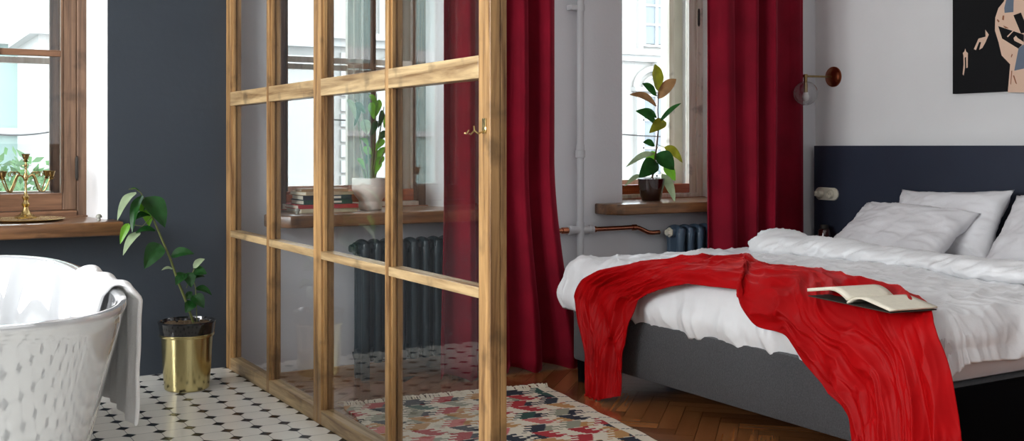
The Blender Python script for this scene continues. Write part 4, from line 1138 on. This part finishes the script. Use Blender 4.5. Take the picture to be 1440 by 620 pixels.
# ------------------------------------------------------------------ kilim
def kilim():
    cx, cyy = 2.622, 4.10; ang = math.radians(8)
    U = Vector((-math.cos(ang), math.sin(ang), 0)); V = Vector((-math.sin(ang), -math.cos(ang), 0))   # U: across to the left, V: towards the camera
    Wd, Ln = .93, 1.75; n, m_ = 124, 233
    cols = {'kilim_cream': (226, 216, 196), 'kilim_red': (176, 44, 52), 'kilim_navy': (36, 44, 58), 'kilim_green': (44, 84, 76), 'kilim_ochre': (190, 142, 88), 'kilim_grey': (150, 150, 130), 'kilim_pink': (206, 108, 104)}
    for k, c in cols.items(): M[k] = mat(k, srgb(*c), .95, bump=.6, bscale=500, bdist=.002)
    names = list(cols)
    rnd = random.Random(3)
    cell = {}
    def colr(i, j):
        if i < 7: return 2 if (j + i // 2) % 13 == 0 and i < 6 else 0
        row = j // 13; jj = j % 13
        d = 1 if row % 2 else -1
        ii = i + (row * 7) % 20 + d * (jj // 2)
        key = (row, ii // 20); x = ii % 20
        if key not in cell: cell[key] = (rnd.choice([1, 2, 2, 3, 4, 4, 5, 1, 2, 6]), rnd.choice([0, 0, 4, 5, 2]))
        c, c2 = cell[key]
        if jj == 12: return c if (x // 3) % 2 else 0
        finger = (jj // 2) % 2 == 0
        if d > 0: x = 19 - x
        if x < (12 if finger else 8): return c
        if x < (16 if finger else 12): return 0
        return c2 if jj > 3 else 0
    b = MB(); 
    for k in names: b.mi(k)
    o0 = Vector((cx, cyy, 0))
    P = []
    for j in range(m_ + 1):
        for i in range(n + 1):
            p = o0 + U * (Wd * i / n + .004 * math.sin(j * .21)) + V * (Ln * j / m_ + .010 * nz(i * .04, 2, 1))
            b.v.append((p.x, p.y, .0065 + .002 * nz(p.x * 5, p.y * 5, 3)))
    for j in range(m_):
        for i in range(n):
            b.f.append((j * (n + 1) + i, j * (n + 1) + i + 1, (j + 1) * (n + 1) + i + 1, (j + 1) * (n + 1) + i)); b.m.append(colr(i, j))
    t = thing('kilim_rug', (2.15, 3.3, 0), 'multicoloured kilim rug with zigzag pattern and fringe on the parquet', 'rug')
    o = b.obj('woven_field', None, t, fix=True); s = o.modifiers.new('t', 'SOLIDIFY'); s.thickness = .005; s.offset = -1
    f = MB()
    for k in range(150):
        u = Wd * (k + .5) / 150; p = o0 + U * u
        l = .05 + .03 * rnd.random(); sx = rnd.uniform(-.02, .02); 
        q1 = p - V * (l * .5) + U * sx * .5; q2 = p - V * l + U * sx * 1.4
        f.tube([(p.x, p.y, .006), (q1.x, q1.y, .010 + .006 * rnd.random()), (q2.x, q2.y, .005)], [.0026, .0034, .0022], 'kilim_cream', 5)
    tag(f.obj('fringe', None, t), 'knotted cream fringe', kind=None)
kilim()

# ------------------------------------------------------------------ the street outside
b = MB().box(-30, 60, 6.5, 40, -4.2, -4.0); struct(b.obj('ground', 'street'))
def facade():
    YFc = 28; x0, x1 = 7.4, 42
    t = thing('townhouse', ((x0 + x1) / 2, YFc, -4), 'cream classical townhouse with arched pediments seen through the bedroom windows', 'building')
    b = MB(); b.box(x0, x1, YFc, YFc + 6, -4, 9.5, 'plaster'); b.obj('facade_wall', None, t)
    b = MB(); b.box(x0 - .1, x1, YFc - .35, YFc, 4.0, 4.18, 'plaster_trim'); b.box(x0 - .05, x1, YFc - .18, YFc, 3.80, 4.0, 'plaster_trim'); b.box(x0 - .1, x1, YFc - .3, YFc, 8.3, 8.6, 'plaster_trim')
    b.box(x0 - .05, x1, YFc - .25, YFc, -.3, -.05, 'plaster_trim'); b.obj('cornice', None, t)
    x = 10.0
    while x < 40:
        w_ = MB(); w_.box(x - .47, x + .47, YFc - .08, YFc - .04, 4.4, 6.5, 'ext_pane'); o = w_.obj('upper_window', None, t)
        f = MB()
        for xa in (-.55, -.04, .47): f.box(x + xa, x + xa + .08, YFc - .14, YFc - .04, 4.3, 6.55, 'ext_frame')
        for za in (4.3, 5.6, 6.47, 4.98): f.box(x - .55, x + .55, YFc - .13, YFc - .04, za, za + .06, 'ext_frame')
        f.box(x - .72, x - .55, YFc - .12, YFc, 4.2, 6.8, 'plaster_trim'); f.box(x + .55, x + .72, YFc - .12, YFc, 4.2, 6.8, 'plaster_trim'); f.box(x - .85, x + .85, YFc - .3, YFc, 6.8, 7.0, 'plaster_trim')
        f.obj('window_surround', None, o)
        w_ = MB(); w_.box(x - .5, x + .5, YFc - .06, YFc - .03, .2, 2.7, 'ext_pane'); o = w_.obj('lower_window', None, t)
        f = MB()
        for xa in (-.58, -.04, .5): f.box(x + xa, x + xa + .08, YFc - .12, YFc - .04, .1, 2.75, 'ext_frame')
        for za in (.1, 1.0, 1.9, 2.7): f.box(x - .58, x + .58, YFc - .12, YFc - .04, za, za + .07, 'ext_frame')
        f.box(x - .85, x - .62, YFc - .2, YFc, 0, 2.85, 'plaster_trim'); f.box(x + .62, x + .85, YFc - .2, YFc, 0, 2.85, 'plaster_trim')
        f.box(x - .95, x + .95, YFc - .26, YFc, 2.85, 2.98, 'plaster_trim')
        A = [(x + .85 * math.cos(a), YFc - .12, 2.98 + .62 * math.sin(a)) for a in np.linspace(0, pi, 19)]
        f.tube(A, .09, 'plaster_trim', 8); f.tube([(x + .5 * math.cos(a), YFc - .08, 2.98 + .36 * math.sin(a)) for a in np.linspace(0, pi, 15)], .05, 'plaster_trim', 8)
        f.box(x - .13, x + .13, YFc - .3, YFc, 3.3, 3.78, 'plaster_trim')
        f.obj('pediment', None, o)
        q = MB()
        for k in range(9): q.box(x + 1.15, x + 1.62 - (.12 if k % 2 else 0), YFc - .10, YFc, -.05 + k * .42, .28 + k * .42, 'plaster_trim')
        q.obj('quoins', None, t)
        x += 3.0
    g = MB()
    g.box(9.5, 10.6, YFc - .1, YFc - .05, -3.8, -1, 'ext_pane')
facade()
def mint_house():
    t = thing('townhouse', (0, 22, -4), 'pale mint townhouse with white cornice seen through the bathroom window', 'building')
    b = MB(); b.box(-12, 3.6, 22, 27, -4, 7, 'mint'); b.obj('facade_wall', None, t)
    b = MB(); b.box(-12, 3.6, 21.7, 22, 2.95, 3.2, 'plaster_trim'); b.box(-12, 3.6, 21.85, 22, 1.3, 1.42, 'plaster_trim'); b.box(1.1, 1.5, 21.8, 22, -4, 12, 'plaster_trim')
    b.obj('cornice', None, t)
    for x in (.45, -1.8, -4):
        for (z0, z1) in ((3.5, 5.5), (.1, 2.5)):
            MB().box(x - .4, x + .4, 21.93, 21.99, z0 + .05, z1 - .05, 'ext_pane').obj('window_pane', None, t)
            q = MB(); q.box(x - .5, x - .4, 21.88, 22, z0, z1, 'ext_frame'); q.box(x + .4, x + .5, 21.88, 22, z0, z1, 'ext_frame'); q.box(x - .04, x + .04, 21.9, 22, z0, z1, 'ext_frame'); q.box(x - .5, x + .5, 21.88, 22, z1 - .08, z1, 'ext_frame'); q.box(x - .5, x + .5, 21.88, 22, z0, z0 + .08, 'ext_frame')
            q.obj('window_frame', None, t)
    t = thing('townhouse', (3, 19, -4), 'white house with stepped eaves right of the mint townhouse', 'building')
    b = MB(); b.box(2.35, 7.0, 18.6, 21.4, -4, 2.85, 'plaster'); b.obj('facade_wall', None, t)
    b = MB(); b.add([(2.2, 18.4, 2.85), (7.0, 18.4, 2.85), (7.0, 21.4, 2.85), (2.2, 21.4, 2.85), (2.2, 18.4, 2.95), (7.0, 18.4, 4.9), (7.0, 21.4, 4.9), (2.2, 21.4, 2.95)], [(0, 1, 5, 4), (1, 2, 6, 5), (2, 3, 7, 6), (3, 0, 4, 7), (4, 5, 6, 7), (0, 3, 2, 1)], 'plaster_trim')
    b.box(2.28, 7.0, 18.5, 18.6, 2.55, 2.7, 'plaster_trim'); b.obj('gable_eaves', None, t)
    b = MB(); b.box(2.75, 3.35, 18.56, 18.62, .6, 1.9, 'ext_pane'); b.obj('window_pane', None, t)
mint_house()
def bush():
    rnd = random.Random(5); Y = 10
    t = thing('street_tree', (1.2, Y, -4), 'pale green leafy tree crown below the bathroom window', 'tree')
    b = MB()
    for k in range(9000):
        th, ph = rnd.random() * 2 * pi, math.acos(rnd.uniform(-1, 1)); rr = rnd.random() ** .35
        cx, cz, sx, sz = rnd.choice([(-.1, .25, .95, .9), (1.0, .2, .9, .85), (1.9, .05, .8, .8), (.4, -.6, 1.4, .9)])
        p = Vector((cx + sx * rr * math.sin(ph) * math.cos(th), Y + .8 * rr * math.sin(ph) * math.sin(th), cz + sz * rr * math.cos(ph)))
        a = Vector((rnd.uniform(-1, 1), rnd.uniform(-1, 1), rnd.uniform(-1, 1))).normalized(); c = a.orthogonal().normalized(); s = rnd.uniform(.04, .075)
        b.add([p - a * s, p + c * s * .5, p + a * s, p - c * s * .5], [(0, 1, 2, 3)], 'hedge')
    b.obj('crown', None, t, fix=False)
    b = MB(); b.tube([(.9, Y, -4), (.92, Y, -2), (.85, Y, -.4), (.8, Y, .3)], [.14, .12, .09, .05], 'bark', 12)
    for dx in (-.8, .7, 1.1): b.tube([(.88, Y, -1.2), (.9 + dx * .6, Y, -.4), (.9 + dx, Y, .3)], [.06, .04, .02], 'bark', 8)
    b.obj('trunk', None, t, True)
bush()
def wire(y, p0, p1, label):
    b = MB(); a, c = onY(*p0, y), onY(*p1, y); P = [a.lerp(c, k / 12) + Vector((0, 0, -.05 * math.sin(pi * k / 12))) for k in range(13)]
    b.tube(P, .009 if y < 20 else .02, 'wire', 6); tag(b.obj('power_line', None, None), label, 'cable')
wire(12, (-40, 184), (90, 182), 'thin black cable crossing the view above the tree crown')
wire(27.72, (400, 164), (640, 172), 'thin cable crossing the townhouse view behind the books and white pot')
wire(27.72, (860, 188), (1010, 192), 'thin cable crossing the view behind the rubber plant')

for o in list(bpy.data.objects):
    if '_w' in o: del o['_w']
